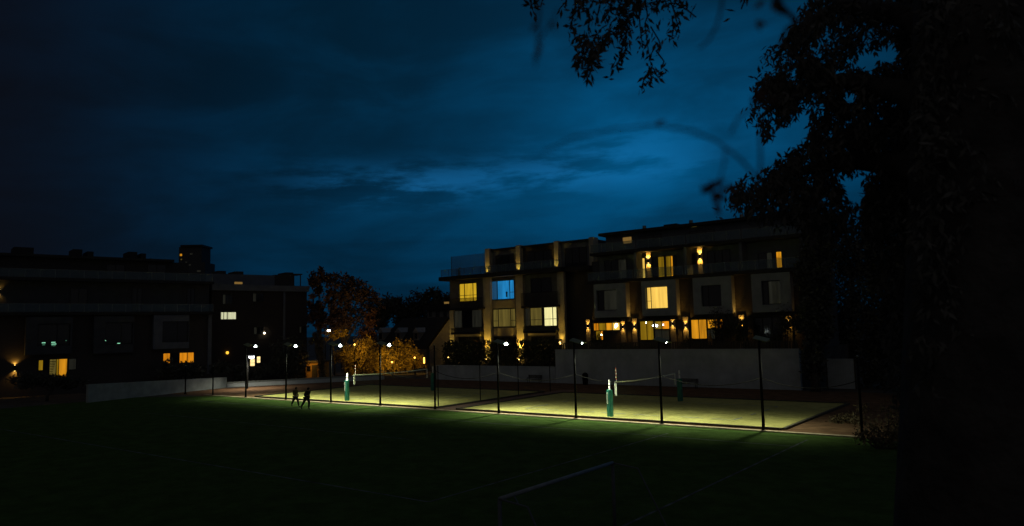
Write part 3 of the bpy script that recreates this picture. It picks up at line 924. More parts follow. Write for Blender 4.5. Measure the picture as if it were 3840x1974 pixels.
o = thing('apartment_building', 'flat-roofed apartment building with lit stone pillars and a blue lit window, behind the hedge', 'apartment building', (0, 76, 0))
AB = o
XL, XR = PC.p(*c3(192, 700))[0], PC.p(*c3(1350, 700))[0]
Z0, ZE = 1.75, 13.25
xE = PC.p(*c3(1140, 700))[0]
MB().box(XL, 0, Z0, xE - .3, 14, ZE - .2).build('wall', M['stucco'], o)
MB().box(xE - .295, .9, Z0, XR + .4, 14, ZE - .2).build('side_wall', M['brick'], o)
MB().box(XL - .9, -1.3, ZE - .2, xE + .5, 14.6, ZE + .35).build('eave', M['eave'], o)
MB().box(xE + .51, -.5, ZE - .2, XR + .4, 14.6, ZE + .3).build('eave', M['eave'], o)
# roof storey set back, with stone piers that are lit from their feet
Y5 = 1.6
ZRT = 17.15
piers = []
for k_, (xa, xb) in enumerate(((495, 532), (750, 786), (1066, 1102), (1357, 1392))):
    p0, p1 = PC.p(*c3(xa, 360), Y5)[0], PC.p(*c3(xb, 360), Y5)[0]
    MB().box(p0, Y5 - .35, ZE + .35, p1, Y5 + .9, ZRT + .08).build('roof_pier', M['stone'], o)
    piers.append((p0 + p1) / 2)
    if k_ < 3: lamp('SPOT', ((p0 + p1) / 2, Y5 - .75, ZE + .40), 120, (1, .62, .10), o, .04, (0, .36, 1), 70, .8, 'pier_uplight')
pe = [(PC.p(*c3(a, 360), Y5)[0], PC.p(*c3(b, 360), Y5)[0]) for a, b in ((532, 750), (786, 1066), (1102, 1357))]
for k, (a, b) in enumerate(pe):
    MB().box(a, Y5 + .3, ZE + .35, b, 12, ZRT - .30).build('roof_storey', M['grey_panel'] if k != 1 else M['brick'], o)
    MB().box(a - .1, Y5 - .05, ZRT - .3, b + .1, 12.4, ZRT - .02).build('roof_slab', M['eave'], o)
    window(PC, o, (a + .6, ZE + .5, b - .7, ZRT - .95), Y5 + .3, [M['glass']] * 3, (.33, .66), (), .06)
rail(o, XL - .6, xE + .3, -1.1, ZE + .35, 1.0, True, 'roof_railing')
xx = PC.p(*c3(210, 430), -1.1)[0]
mb = MB(); mb.box(xx - .3, -.9, ZE + .36, xx + 5.6, -.86, ZE + 3.1)
mb.build('wind_screen', M['rail_glass'], o)
mb = MB().box(xx - .35, -.92, ZE + .36, xx - .3, -.84, ZE + 3.12).box(xx + 5.6, -.92, ZE + .36, xx + 5.65, -.84, ZE + 3.12)
mb.build('screen_post', M['grey_metal'], o)
mb = MB(); q = PC.p(*c3(268, 470), -.4)
mb.tube([(q[0], -.4, ZE + .36), (q[0], -.4, ZE + 1.0), (q[0] - .15, -.4, ZE + 1.3), (q[0] + .25, -.4, ZE + 1.5)], [.22, .2, .07, .12], 8).build('roof_ornament', M['white_paint'], o)
# main stone pillars with uplights at their feet
for k, (xa, xb, zt) in enumerate(((470, 527, ZE - .21), (740, 800, ZE - .21), (1085, 1140, ZE - .21))):
    p0, p1 = PC.p(*c3(xa, 800), -.5)[0], PC.p(*c3(xb, 800), -.5)[0]
    MB().box(p0, -.5, Z0, p1, -.003, zt).build('pillar', M['stone'], o)
    pw = (520, 520, 230)[k]
    zb = (2.35, 2.35, 4.3)[k]
    lamp('SPOT', ((p0 + p1) / 2, -1.35, zb), pw, (1, .60, .075), o, .05, (0, .16, 1), 48, .9, 'pillar_uplight')
    ub = MB().tube([((p0 + p1) / 2, -1.0, 1.75), ((p0 + p1) / 2, -1.0, zb - .15)], .09, 8).build('uplight', M['black_metal'], o)
    MB().sphere(((p0 + p1) / 2, -1.0, zb - .05), .16, 10, 6).build('lens', E_['sconce'], ub)
    lamp('SPOT', ((p0 + p1) / 2, -.80, zb + (1.2 if k < 2 else .2)), (420, 420, 60)[k], (1, .60, .075), o, .05, (0, .22, 1), 110, .9, 'pillar_uplight')
    if k < 2: lamp('POINT', ((p0 + p1) / 2, -1.3, 2.9), 14, (1, .60, .075), o, .06, name='pillar_uplight')
p0, p1 = PC.p(*c3(200, 1000))[0], PC.p(*c3(236, 1000))[0]
MB().box(p0, -.25, Z0, p1, -.003, 9.2).build('pillar', M['stone'], o)
lamp('SPOT', ((p0 + p1) / 2, -.9, 2.9), 350, (1, .64, .10), o, .05, (0, .14, 1), 44, .9, 'pillar_uplight')
MB().sphere(((p0 + p1) / 2, -1.0, 2.5), .13, 10, 6).build('uplight', E_['sconce'], o)
# windows
window(PC, o, R3(272, 578, 418, 732), 0, [E_['yellow']] * 3, (.3, .78), (.34,), .09)
window(PC, o, R3(538, 555, 728, 716), 0, [E_['blue_dark'], E_['blue'], E_['blue']], (.26, .80), ((.36, (2,)),), .09)
window(PC, o, R3(550, 790, 740, 943), 0, [E_['dim'], E_['dim'], E_['dim']], (.24, .78), ((.35, (0, 2)),), .09)
window(PC, o, R3(805, 778, 958, 934), 0, [E_['dimmer'], E_['dim']], (.36,), (.33,), .08)
window(PC, o, R3(972, 766, 1080, 936), 0, E_['white'], (.68,), (.36,), .08)
window(PC, o, R3(862, 535, 1034, 655), 0, [M['glass']] * 2, (.5,), (), .09)
window(PC, o, R3(218, 800, 462, 950), 0, [E_['dimmer'], M['glass'], E_['dimmer']], (.33, .66), (), .09)
window(PC, o, R3(560, 1022, 742, 1080), 0, [M['glass']] * 2, (.5,), (), .09)
window(PC, o, R3(865, 1016, 1066, 1080), 0, [M['glass']] * 2, (.5,), (), .09)
window(PC, o, R3(265, 1022, 440, 1080), 0, [M['glass']] * 2, (.5,), (), .09)
# figure-shaped lamp and furniture against the blue room
q0 = PC.p(*c3(662, 690), -.06)
mb = MB(); mb.box(q0[0] - .1, -.075, q0[1] - .05, q0[0] + .1, -.03, q0[1] + .35); mb.sphere((q0[0], -.05, q0[1] + .5), .17, 8, 6, 1, .2, 1)
mb.build('room_lamp', M['frame'], o)
# spandrel panels with upright slats
for r_ in ((540, 720, 732, 785), (545, 950, 742, 1014)):
    x0, z0, x1, z1 = R3(*r_)
    mb = MB()
    n = 22
    for i in range(n): mb.box(x0 + (x1 - x0) * i / n + .02, -.10, z0, x0 + (x1 - x0) * (i + .62) / n, -.003, z1)
    mb.build('spandrel_panel', M['stone'], o)
# balconies
for r_, nm in (((190, 702, 462, 800), 1), ((783, 655, 1086, 782), 1), ((800, 936, 1076, 992), 0), ((205, 950, 445, 1002), 0)):
    x0, z0, x1, z1 = R3(*r_, -1.0)
    MB().box(x0, -1.1, z0, x1, -.003, z0 + .28).build('balcony_slab', M['eave'], o)
    mb = MB()
    n = int((x1 - x0) / .16)
    for i in range(n + 1):
        x = x0 + .03 + (x1 - x0 - .06) * i / n; mb.box(x - .03, -1.07, z0 + .28, x + .03, -1.03, z1 - .05)
    mb.box(x0, -1.09, z1 - .05, x1, -1.01, z1)
    mb.build('balcony_railing', M['frame'], o)
for r_ in ((240, 1002, 440, 1020), (838, 993, 1066, 1010)):
    x0, z0, x1, z1 = R3(*r_, -.3)
    MB().box(x0, -.3, z0, x1, -.003, z1).build('beam', M['stone'], o)
    lamp('SPOT', ((x0 + x1) / 2, -1.0, z0 - 2.2), 50, (1, .64, .14), o, .05, (0, .25, 1), 120, .9, 'beam_light')
for x, z in ((458, 700), (792, 980), (1100, 470)):
    pass

# hedge on the garden wall, with gaps through which the uplights glint
def leaves(pts, size, jitter=.5, droop=0.0, width=.42, seed=1):
    """array of leaf quads: pts (n,3); each a pointed lozenge"""
    r_ = np.random.default_rng(seed)
    n = len(pts)
    d = r_.normal(size=(n, 3)); d[:, 2] -= droop
    d /= np.linalg.norm(d, axis=1)[:, None]
    s = r_.normal(size=(n, 3)); s -= d * (s * d).sum(1)[:, None]; s /= np.linalg.norm(s, axis=1)[:, None]
    L_ = size * (1 + jitter * (r_.random(n) - .5))[:, None]
    v = np.empty((n, 4, 3))
    v[:, 0] = pts; v[:, 1] = pts + d * L_ * .45 + s * L_ * width * .5
    v[:, 2] = pts + d * L_; v[:, 3] = pts + d * L_ * .45 - s * L_ * width * .5
    return v.reshape(-1, 3)


def leaf_obj(name, v, mat, parent=None):
    n = len(v) // 4
    me = bpy.data.meshes.new(name)
    me.vertices.add(len(v)); me.vertices.foreach_set('co', v.astype(np.float32).ravel())
    me.loops.add(4 * n); me.loops.foreach_set('vertex_index', np.arange(4 * n, dtype=np.int32))
    me.polygons.add(n); me.polygons.foreach_set('loop_start', np.arange(0, 4 * n, 4, dtype=np.int32))
    me.update(calc_edges=True); me.validate()
    me.materials.append(mat)
    o_ = bpy.data.objects.new(name, me); C.objects.link(o_)
    if parent: o_.parent = parent
    return o_


# where the sight lines to the uplights cross the hedge
UPX = [(CAM + ray(*c3(x_, 1150)) * (69.3 / ray(*c3(x_, 1150)).y)).x + 55 for x_ in (500, 780, 212)]
t = thing('hedge', 'tall dark clipped hedge on the low white wall, uplights glinting through it', 'hedge', (-55, 69, 1.75))
n = 15000
p = np.column_stack([RNG.uniform(-9.0, 8.8, n), RNG.uniform(-.2, .75, n), RNG.uniform(-.02, 2.95, n)])
gap = np.array([mnoise.noise(Vector((a * 1.6, c * 1.6, 2.0))) for a, b, c in p])
thin = np.zeros(n)
for gx, gw, gs in ((UPX[0], .55, .42), (UPX[1], .55, .42), (UPX[2], .5, .22)):
    thin += gs * np.exp(-((p[:, 0] - gx) / gw) ** 2) * (p[:, 2] < 2.5)
p = p[(gap + thin * RNG.random(n) * 2.4) < .42]
p[:, 2] *= 1 + .035 * np.sin(p[:, 0] * 2.3) + .02 * np.sin(p[:, 0] * 7.1)
leaf_obj('foliage', leaves(p, .24, .6, 0, .55, 3), M['hedge_leaf'], t)
mb = MB()
for i in range(26):
    x = -8.8 + i * .7
    mb.tube([(x, .3, 0), (x + random.uniform(-.1, .1), .3, 1.4), (x + random.uniform(-.3, .3), .3, 2.7)], [.05, .035, .01], 5)
mb.build('stems', M['bark'], t)

# planting and dark fence on the upper terrace, edge of the retaining wall
t = thing('terrace_fence', 'low dark slatted fence along the top of the tall white wall', 'fence', (-32.6, 68.9, 3.55))
mb = MB()
for i in range(92):
    x = -13.2 + i * .282
    mb.box(x, -.02, .1, x + .16, .02, .78)
mb.build('slats', M['timber'], t)
mb = MB()
for i in range(14): mb.box(-13.2 + i * 1.98, .025, 0, -13.1 + i * 1.98, .1, .9)
mb.build('posts', M['timber'], t)
mb = MB().box(-13.2, -.03, .79, 12.8, .05, .86); mb.build('top_rail', M['timber'], t)


def bush(label, cx, cy, z, rx, ry, rz, n, mat, size=.2, seed=1, cat='shrub', name='shrub', group=None):
    t = thing(name, label, cat, (cx, cy, z), 0, group)
    r_ = np.random.default_rng(seed)
    k = max(4, n // 120)
    cen = r_.normal(size=(k, 3)) * .55; cen[:, 2] = np.abs(cen[:, 2]) * 1.1
    q = cen[r_.integers(0, k, n)] + r_.normal(size=(n, 3)) * .24
    q[:, 2] = np.abs(q[:, 2])
    q *= np.array([rx, ry, rz])
    leaf_obj('foliage', leaves(q, size, .6, 0, .5, seed), mat, t)
    mb = MB()
    for c_ in cen[:8]: mb.tube([(0, 0, -.02), tuple(c_ * np.array([rx, ry, rz]) * .5), tuple(c_ * np.array([rx, ry, rz]))], [.03, .02, .008], 5)
    mb.build('stems', M['bark'], t)
    return t


# slim garden trees before the third and fourth townhouses
for k, (x, y, h, w, lb) in enumerate(((1085, 900, 3.6, .9, 'small garden tree silhouetted against the amber ground floor glazing'), (1180, 930, 3.2, .9, 'small dark garden tree right of the amber glazing'),
                               (1290, 1020, 2.6, .6, 'dark shrub in front of the wall lamp between two townhouses'), (1650, 960, 3.4, .9, 'garden tree catching lamp light at the dark end townhouse'))):
    xx, zt = PR.p(*c4(x, y), -1.6)
    t = thing('garden_tree', lb, 'tree', (xx, 69.9, 3.55), 0, 'garden trees on the upper terrace')
    MB().tube([(0, 0, 0), (.05, 0, h * .4), (-.05, 0, h * .9)], [.06, .045, .015], 6).build('trunk', M['bark'], t)
    r_ = np.random.default_rng(40 + k); n = 1100
    q = r_.normal(size=(n, 3)) * np.array([w * .5, w * .4, h * .18]) + np.array([0, 0, h * .72])
    q = q[q[:, 2] > .6]
    leaf_obj('crown', leaves(q, .22, .6, .2, .45, 41 + k), M['dark_leaf'], t)
for k, (px, py, rx, rz, n, lb) in enumerate(((2290, 1270, 1.3, .9, 500, 'dark shrub on the terrace under the chandelier window'), (2350, 1275, 1.2, .8, 450, 'dark shrub on the terrace left of the second townhouse glazing'),
                                  (2455, 1285, 1.0, .6, 350, 'dark shrub on the terrace below the second townhouse glazing'), (2560, 1272, 1.3, .9, 500, 'dark shrub between the second and third townhouse'),
                                  (2640, 1275, 1.2, .7, 450, 'dark shrub below the amber glazing'), (2240, 1262, 1.4, 1.3, 600, 'dark shrub at the left end of the tall white wall'),
                                  (2790, 1260, 1.2, 1.2, 550, 'dark shrub right of the amber glazing'), (2900, 1262, 1.4, 1.2, 600, 'dark shrub at the right end of the terrace'))):
    c_ = at(px, py, 1); d = ray(px, py); hit = CAM + d * (69.7 / d.y)
    bush(lb, hit.x, 69.75, 3.55, rx * .6, .35, rz, n, M['hedge_leaf'], .18, 60 + k, group='shrubs along the upper terrace')
xx, z_ = PR.p(*c4(1019, 1108), -1.4)
t = thing('parasol', 'small folded ochre parasol on the terrace right of the amber glazing', 'parasol', (xx, 70.2, 3.55))
MB().tube([(0, 0, 0), (0, 0, 1.75)], .025, 8).build('pole', M['grey_metal'], t)
MB().tube([(0, 0, .5), (0, 0, .85), (0, 0, 1.25), (0, 0, 1.72)], [.24, .22, .14, .03], 10).build('canopy', M['ochre'], t)

# ---------- left apartment building
BA = math.degrees(math.atan2(.976, .22))
PL = Plane((-87, 53.2, 0), BA)


def R1(x0, y0, x1, y1, y=0.0):
    return PL.rect(c1, x0, y0, x1, y1, y)


o = thing('apartment_building', 'long dark apartment building at far left, its roofline against the sky', 'apartment building', (-87, 53.2, 0), R(BA))
LB = o
xl, xr = -34.0, PL.p(*c1(1690, 700))[0]
zr = PL.p(*c1(700, 160))[1]; zc = PL.p(*c1(900, 372))[1]; zbl = PL.p(*c1(900, 635))[1]; zb2 = PL.p(*c1(1300, 920))[1]
MB().box(xl, 0, -.2, xr, 14, zbl - .15).build('wall', M['brick'], o)
MB().box(xl, .9, zbl + .15, xr - .01, 14, zc - .15).build('upper_wall', M['dark_panel'], o)
MB().box(xl, 2.6, zc + .15, PL.p(*c1(1560, 300))[0], 13, zr - .3).build('roof_storey', M['brick'], o)
MB().box(xl - .5, -.9, zbl - .15, xr + .2, 14.2, zbl + .15).build('balcony_slab', M['eave'], o)
MB().box(xl - .5, -.4, zc - .15, xr + .2, 14.2, zc + .15).build('terrace_slab', M['eave'], o)
MB().box(xl - .5, 1.9, zr - .3, PL.p(*c1(1430, 300))[0], 13.5, zr).build('roof', M['eave'], o)
for xa, xb, h in ((110, 270, .55), (585, 660, .6), (700, 750, .4), (1030, 1100, .6), (1130, 1170, .45)):
    a, b = PL.p(*c1(xa, 150), 5)[0], PL.p(*c1(xb, 150), 5)[0]
    MB().box(a, 5, zr, b, 8, zr + h + .5).build('roof_light', M['eave'], o)
for a, b in ((xl, xr),):
    rail(o, a, b, -.8, zbl + .15, 1.0, True, 'balcony_railing'); rail(o, a, b, -.3, zc + .15, 1.0, True, 'terrace_railing')
for k, (xa, ya, xb, yb, w) in enumerate(((1230, 645, 1515, 915, (1297, 697, 1512, 862)), (752, 655, 1072, 950, (840, 705, 1060, 880)), (205, 660, 580, 960, (300, 715, 560, 890)))):
    x0, z0, x1, z1 = R1(xa, ya, xb, yb, -.8); w0, wz0, w1, wz1 = R1(*w, -.55)
    w1 = min(w1, x1 - .05); z1 = min(z1, zbl - .17)
    mb = MB().box(x0, -.8, z0, w0, -.004, z1).box(w1, -.8, z0, x1, -.004, z1).box(w0, -.8, z0, w1, -.004, wz0).box(w0, -.8, wz1, w1, -.004, z1)
    mb.build('box_frame', M['grey_panel'] if k == 0 else M['dark_panel'], o)
    window(PL, o, (w0 + .02, wz0 + .02, w1 - .02, wz1 - .02), -.5, [M['glass']] * 2, (.6,), (), .07)
a, b = PL.p(*c1(1660, 800))[0], PL.p(*c1(1690, 800))[0]
MB().box(a, -.3, 0, b, -.004, zbl - .16).build('pilaster', M['grey_panel'], o)
for xa, xb in ((560, 700), (1055, 1140), (1495, 1560)):
    x0, z0, x1, z1 = R1(xa, 430, xb, 600, .9)
    window(PL, o, (x0, zbl + .2, x1, z1), .9, [M['glass']] * 2, (.5,), (), .06)
for xa, xb in ((850, 1000), (1180, 1330)):
    x0, z0, x1, z1 = R1(xa, 240, xb, 350, 2.6)
    window(PL, o, (x0, zc + .2, x1, z1), 2.6, [M['glass']] * 2, (.5,), (), .06)
# ground floor: stair behind glass, lit doors
w = window(PL, o, R1(305, 1003, 385, 1090), 0, [E_['ochre'], M['glass']], (.5,), (), .06)
x0, z0, x1, z1 = R1(392, 995, 540, 1150)
w = window(PL, o, (x0, z0, x1, z1), 0, [E_['dim'], E_['ochre'], E_['amber']], (.38, .52), (), .06)
mb = MB()
for i in range(9):
    z = z1 - .25 - i * (z1 - z0) * .085; xw = (x1 - x0) * (.36 - .025 * i)
    mb.box(x0 + .08, -.06, z - .07, x0 + xw, -.03, z)
mb.build('stair_treads', M['frame'], o)
window(PL, o, R1(545, 992, 612, 1085), 0, E_['dimmer'], (), (), .06)
window(PL, o, R1(1303, 945, 1555, 1032), 0, [E_['orange'], M['glass'], E_['orange'], E_['orange']], (.23, .52, .77), (), .07)
xx, z_ = PL.p(*c1(118, 1070)); sconce(o, xx, z_, 0, 14, .16, h=.6)
xx, z_ = PL.p(*c1(-6, 460), .9); sconce(o, xx, z_, .9, 2, .16, h=.5)
# floodlight reflections on the first floor glass, put in as glowing bars
for x, y, s in ((350, 868, .35), (350, 884, .25), (428, 864, .4), (432, 878, .45), (430, 892, .4), (832, 851, .45), (952, 872, .3), (530, 850, .12)):
    xx, z_ = PL.p(*c1(x, y), -.62)
    MB().box(xx - s / 2, -.60, z_ - .03, xx + s / 2, -.57, z_ + .04).build('floodlight_reflection', emat('green_white_reflection', lin(150, 235, 190) if s > .28 else lin(60, 110, 85), 1.2), o)

# ---------- brick building beside it
PB = Plane((-87, 53.2, 0), BA)
o = thing('brick_building', 'dark brick building with a pale cornice band and one pale lit window', 'brick building', (-87, 53.2, 0), R(BA))
xa, xb = xr + .5, PL.p(*c1(2458, 600), 1.5)[0]
YB = 1.5
zt = PL.p(*c1(2000, 405), YB)[1]; zt0 = PL.p(*c1(2000, 452), YB)[1]; zrf = PL.p(*c1(2000, 322), 5)[1]
MB().box(xa, YB, -.2, xb, 16, zt0).build('wall', M['red_brick'], o)
MB().box(xa - .05, YB - .3, zt0, xb + .2, 16.2, zt).build('cornice', M['grey_panel'], o)
MB().box(xa + .3, YB + 3.5, zt, PL.p(*c1(2200, 350), 5)[0], 14, zrf).build('roof_storey', M['grey_panel'], o)
MB().box(PL.p(*c1(2200, 350), 5)[0] + .02, YB + 3.5, zt, PL.p(*c1(2350, 350), 5)[0], 13, zrf + .1).build('roof_storey', M['brick'], o)
for p0, p1, h in ((1745, 1810, .5), (1885, 1950, .5), (2290, 2350, .6)):
    a, b = PL.p(*c1(p0, 320), 6)[0], PL.p(*c1(p1, 320), 6)[0]
    MB().box(a, 6, zrf - .05, b, 9, zrf + h).build('chimney', M['brick'], o)
# roof pergola
a, b = PL.p(*c1(2352, 350), 5)[0], PL.p(*c1(2405, 350), 5)[0]
mb = MB()
for x in (a, b): mb.box(x, 5, zt, x + .12, 5.12, zrf + .2)
mb.box(a, 4.9, zrf + .2, b + .3, 7, zrf + .35).build('pergola', M['timber'], o)
window(PL, o, PL.rect(c1, 1765, 620, 1892, 682, YB), YB, [E_['pale']] * 3, (.2, .44), (), .06)
for r_ in ((1780, 480, 1862, 560), (2022, 470, 2112, 540), (2395, 735, 2465, 790), (2030, 740, 2110, 800)):
    q = PL.rect(c1, *r_, YB); q = (q[0], q[1], min(q[2], xb - .1), q[3])
    window(PL, o, q, YB, [E_['dimmer'], M['glass'], M['glass']], (.33, .66), (), .06)
a, b = PL.p(*c1(2268, 500), YB)[0], PL.p(*c1(2284, 500), YB)[0]
MB().box(a, YB - .12, 2, b, YB - .003, zt0 - .01).build('downpipe', M['grey_panel'], o)
for x, y, nm in ((1910, 390, 'dim'), (2118, 790, 'bulb')):
    xx, z_ = PL.p(*c1(x, y), YB - .2)
    if nm == 'dim':
        MB().box(xx - .5, YB - .3, z_ - .12, xx + .5, YB - .1, z_ + .16).build('roof_lamp', E_['tan'], o)
    else:
        MB().sphere((xx, YB - .2, z_), .12, 8, 6).build('wall_lamp', E_['bulb'], o)
xx, z_ = PL.p(*c1(1818, 947), YB)
MB().sphere((xx, YB - .15, z_), .2, 8, 6).build('wall_lamp', emat('amber_globe', lin(255, 190, 60), 1.6), o)
for r_ in ((2000, 995, 2042, 1056), (2054, 975, 2087, 1030)):
    window(PL, o, PL.rect(c1, *r_, YB), YB, E_['hotpane'], (), (.45,), .05)

# ---------- far tower
ctr = at(716, 1000, 420)
o = thing('tower_block', 'distant stepped tower block rising behind the left roofs', 'tower block', (ctr.x, ctr.y, 0), HEAD)
def TX(px): return (px - 716) / F_PX * 420
def TZ(py): return CAM_H + (1267 - py) / F_PX * 420
MB().box(TX(662), 0, 0, TX(769), 14, TZ(985)).build('wall', M['dark_panel'], o)
MB().box(TX(668), .5, TZ(985), TX(754), 13, TZ(925)).build('upper_wall', M['dark_panel'], o)
MB().box(TX(676), -.5, TZ(925), TX(759), 14, TZ(918)).build('roof', M['eave'], o)
for k, (px, py, w_, h_, e) in enumerate(((676, 955, 8, 8, 'amber'), (678, 972, 5, 4, 'dim'), (677, 995, 6, 6, 'dim'), (715, 952, 10, 6, 'dimmer'), (710, 994, 12, 4, 'dimmer'), (697, 983, 6, 4, 'dimmer'), (746, 1018, 14, 6, 'dimmer'))):
    x, z_ = TX(px), TZ(py)
    yy = 0 if z_ < TZ(985) else .5
    MB().box(x - w_ / 2 / F_PX * 420, yy - .06, z_ - h_ / 2 / F_PX * 420, x + w_ / 2 / F_PX * 420, yy - .003, z_ + h_ / 2 / F_PX * 420).build('window', E_[e], o)
for k in range(9):
    z_ = 6 + k * 4.2
    if z_ < TZ(985) - 1: MB().box(TX(662) - .4, -.5, z_, TX(769) + .4, 14.4, z_ + .35).build('floor_slab', M['eave'], o)

# ---------- steep roofed house with three dormers in the gap
D_H = 124
base = at(1530, 1400, D_H)
o = thing('dormer_house', 'steep roofed house with three pale dormer gables beyond the golden trees', 'house', (base.x, base.y, 0), 0)
PH = Plane((base.x, base.y, 0), 0)
def RH(x, y, yy=0): return PH.p(*c2(x, y), yy)
hx0, _ = RH(870, 640); hx1, _ = RH(1330, 700)
ze = RH(1100, 760)[1]; zr_ = RH(1100, 520, 4)[1]
MB().box(hx0 + .4, 0, 0, hx1 - .3, 9, ze).build('wall', M['house_wall'], o)
MB().poly([(hx0 - .3, -.5, ze - .2), (hx1 + 4, -.5, ze - .2), (hx1 + 4, 4.5, zr_), (hx0 + 3.2, 4.5, zr_)]).poly([(hx1 + 4, 9.6, ze - .2), (hx0 - .3, 9.6, ze - .2), (hx0 + 3.2, 4.5, zr_), (hx1 + 4, 4.5, zr_)]).poly([(hx0 - .3, 9.6, ze - .2), (hx0 - .3, -.5, ze - .2), (hx0 + 3.2, 4.5, zr_)]).build('roof', M['slate'], o)
for cx_ in (942, 1087, 1235):
    x, zt_ = RH(cx_, 594, .6); z0_ = RH(cx_, 635, .6)[1]; zb_ = RH(cx_, 700, .6)[1]
    w_ = abs(RH(cx_ + 26, 635, .6)[0] - x)
    d_ = MB().box(x - w_ * .8, .6, zb_, x + w_ * .8, 4, z0_).build('dormer', M['house_wall'], o)
    MB().prism([(x - w_, z0_ + .01), (x + w_, z0_ + .01), (x, zt_)], .45, 4).build('gable', M['white_panel'], d_)
    MB().box(x - w_ * .45, .54, zb_ + .25, x + w_ * .45, .597, z0_ - .12).build('window', M['glass'], d_)
# gable end on the right
gx0, gz0 = RH(1345, 750, -3); gx1, _ = RH(1535, 600, -3); gxm, gzt = RH(1495, 525, -3)
MB().prism([(gx0, 0), (gx1 + 3.2, 0), (gx1 + 3.2, gz0), (gxm + .4, gzt), (gx0, gz0)], -3, 3.5).build('gable_wing', M['house_wall'], o)
mb = MB()
mb.poly([(gx0 - .3, -3.4, gz0 - .2), (gxm + .4, -3.4, gzt + .25), (gxm + .4, 4, gzt + .25), (gx0 - .3, 4, gz0 - .2)])
mb.poly([(gxm + .4, -3.4, gzt + .25), (gx1 + 3.6, -3.4, gz0 - .2), (gx1 + 3.6, 4, gz0 - .2), (gxm + .4, 4, gzt + .25)])
mb.build('wing_roof', M['slate'], o)
# flat roofed house behind, top right of the gap
b2 = at(1640, 1250, 150)
o = thing('flat_roofed_house', 'distant flat roofed house with dim windows beside the apartment building', 'house', (b2.x, b2.y, 0), 0)
PF = Plane((b2.x, b2.y, 0), 0)
x0, z0 = PF.p(*c2(1330, 505)); x1, z1 = PF.p(*c2(1560, 460))
MB().box(x0, 0, 0, x1 + 4, 10, z1 + .4).build('wall', M['house_wall'], o)
MB().box(x0 - .6, -.8, z1 + .4, x1 + 4.5, 10.5, z1 + 1.6).build('roof', M['eave'], o)
for xa, xb in ((1400, 1430), (1465, 1490), (1345, 1365)):
    window(PF, o, PF.rect(c2, xa, 460, xb, 505), 0, M['glass'], (), (), .1)
xx, z_ = PF.p(*c2(1455, 392)); MB().box(xx - .5, 1, z1 + 1.6, xx + .5, 1.4, z_ + .3).build('roof_lamp', E_['tan'], o)

# ---------- small ochre booth and dark yard fence left of the golden trees
c_ = ground(1176, 1424)
o = thing('ochre_booth', 'small ochre painted booth beside the ivy covered trunk', 'booth', (c_.x, c_.y, 0), HEAD * .6)
MB().box(-1.2, 0, 0, 1.2, 2, 2.3).build('wall', M['ochre'], o)
MB().box(-1.4, -.2, 2.3, 1.4, 2.2, 2.5).build('roof', M['timber'], o)
lamp('SPOT', (-.3, -1.6, 3.4), 160, (1, .5, .07), o, .1, (0, .55, -1), 110, .7, 'booth_fill_light')  # added spot without a fitting, gives the booth its orange light
MB().box(-.25, -.04, .05, .55, -.004, 1.95).build('door', M['timber'], o)
MB().box(-1.0, -.04, 1.1, -.45, -.004, 1.8).build('window', M['glass'], o)
c_ = ground(1000, 1434)
e_ = ground(1330, 1412)
o = thing('yard_fence', 'dark board fence in the yard behind the low parapet', 'fence', (c_.x, c_.y, 0), math.atan2(e_.y - c_.y, e_.x - c_.x))
Lf = (e_ - c_).length
mb = MB()
for i in range(int(Lf / .3)): mb.box(i * .3 - 14, 0, .1, i * .3 + .27 - 14, .04, 1.5)
mb.build('boards', M['red_brick'], o)
mb = MB()
for i in range(int(Lf / 2.4)): mb.box(i * 2.4 - 14, .045, 0, i * 2.4 - 13.88, .16, 1.6)
mb.build('posts', M['timber'], o)


# ================================================================== STREET LAMPS
def street_lamp(label, px, py, dist, r, emat_, power, color, arm=(.8, 0), down=False):
    p = at(px, py, dist)
    t = thing('street_lamp', label, 'street lamp', (p.x - arm[0], p.y - arm[1], 0), 0, 'street lamps in the far yard')
    z = p.z
    MB().tube([(0, 0, 0), (0, 0, z * .6), (0, 0, z + .1)], [.09, .07, .05], 8).build('pole', M['black_metal'], t)
    MB().tube([(0, 0, z + .08), (arm[0] * .5, arm[1] * .5, z + .25), (arm[0], arm[1], z + .18)], .035, 6).build('arm', M['grey_metal'], t)
    hd = MB().sphere((arm[0], arm[1], z + .12), r * 1.25, 12, 6, 1.2, 1, .4).build('lamp_head', M['grey_metal'], t)
    MB().sphere((arm[0], arm[1], z), r, 12, 8, 1.1, 1, .75).build('lens', emat_, hd)
    if power: lamp('SPOT' if down else 'POINT', (arm[0], arm[1], z - .30 if down else z - .45), power, color, t, .15, (0, 0, -1), 150, .7)


street_lamp('street lamp with a violet white glow over orange lit leaves', 1233, 1240, 110, .24, E_['street'], 60, (1, .50, .10))
street_lamp('white street lamp directly above two small glowing windows', 944, 1338, 84, .30, E_['street'], 900, (1, .92, .72), down=True)
street_lamp('small warm white lamp high among the dark trees', 1293, 1221, 120, .20, E_['bulb'], 0, WARM)
t_p = ground(1591, 1399)
t = thing('post_lamp', 'slim orange post lamp right of the golden trees', 'street lamp', (t_p.x, t_p.y, 0))
MB().tube([(0, 0, 0), (0, 0, 1.4)], .06, 8).build('pole', M['black_metal'], t)
MB().tube([(0, 0, 1.4), (0, 0, 2.25)], .10, 8).build('lens', E_['sodium'], t)
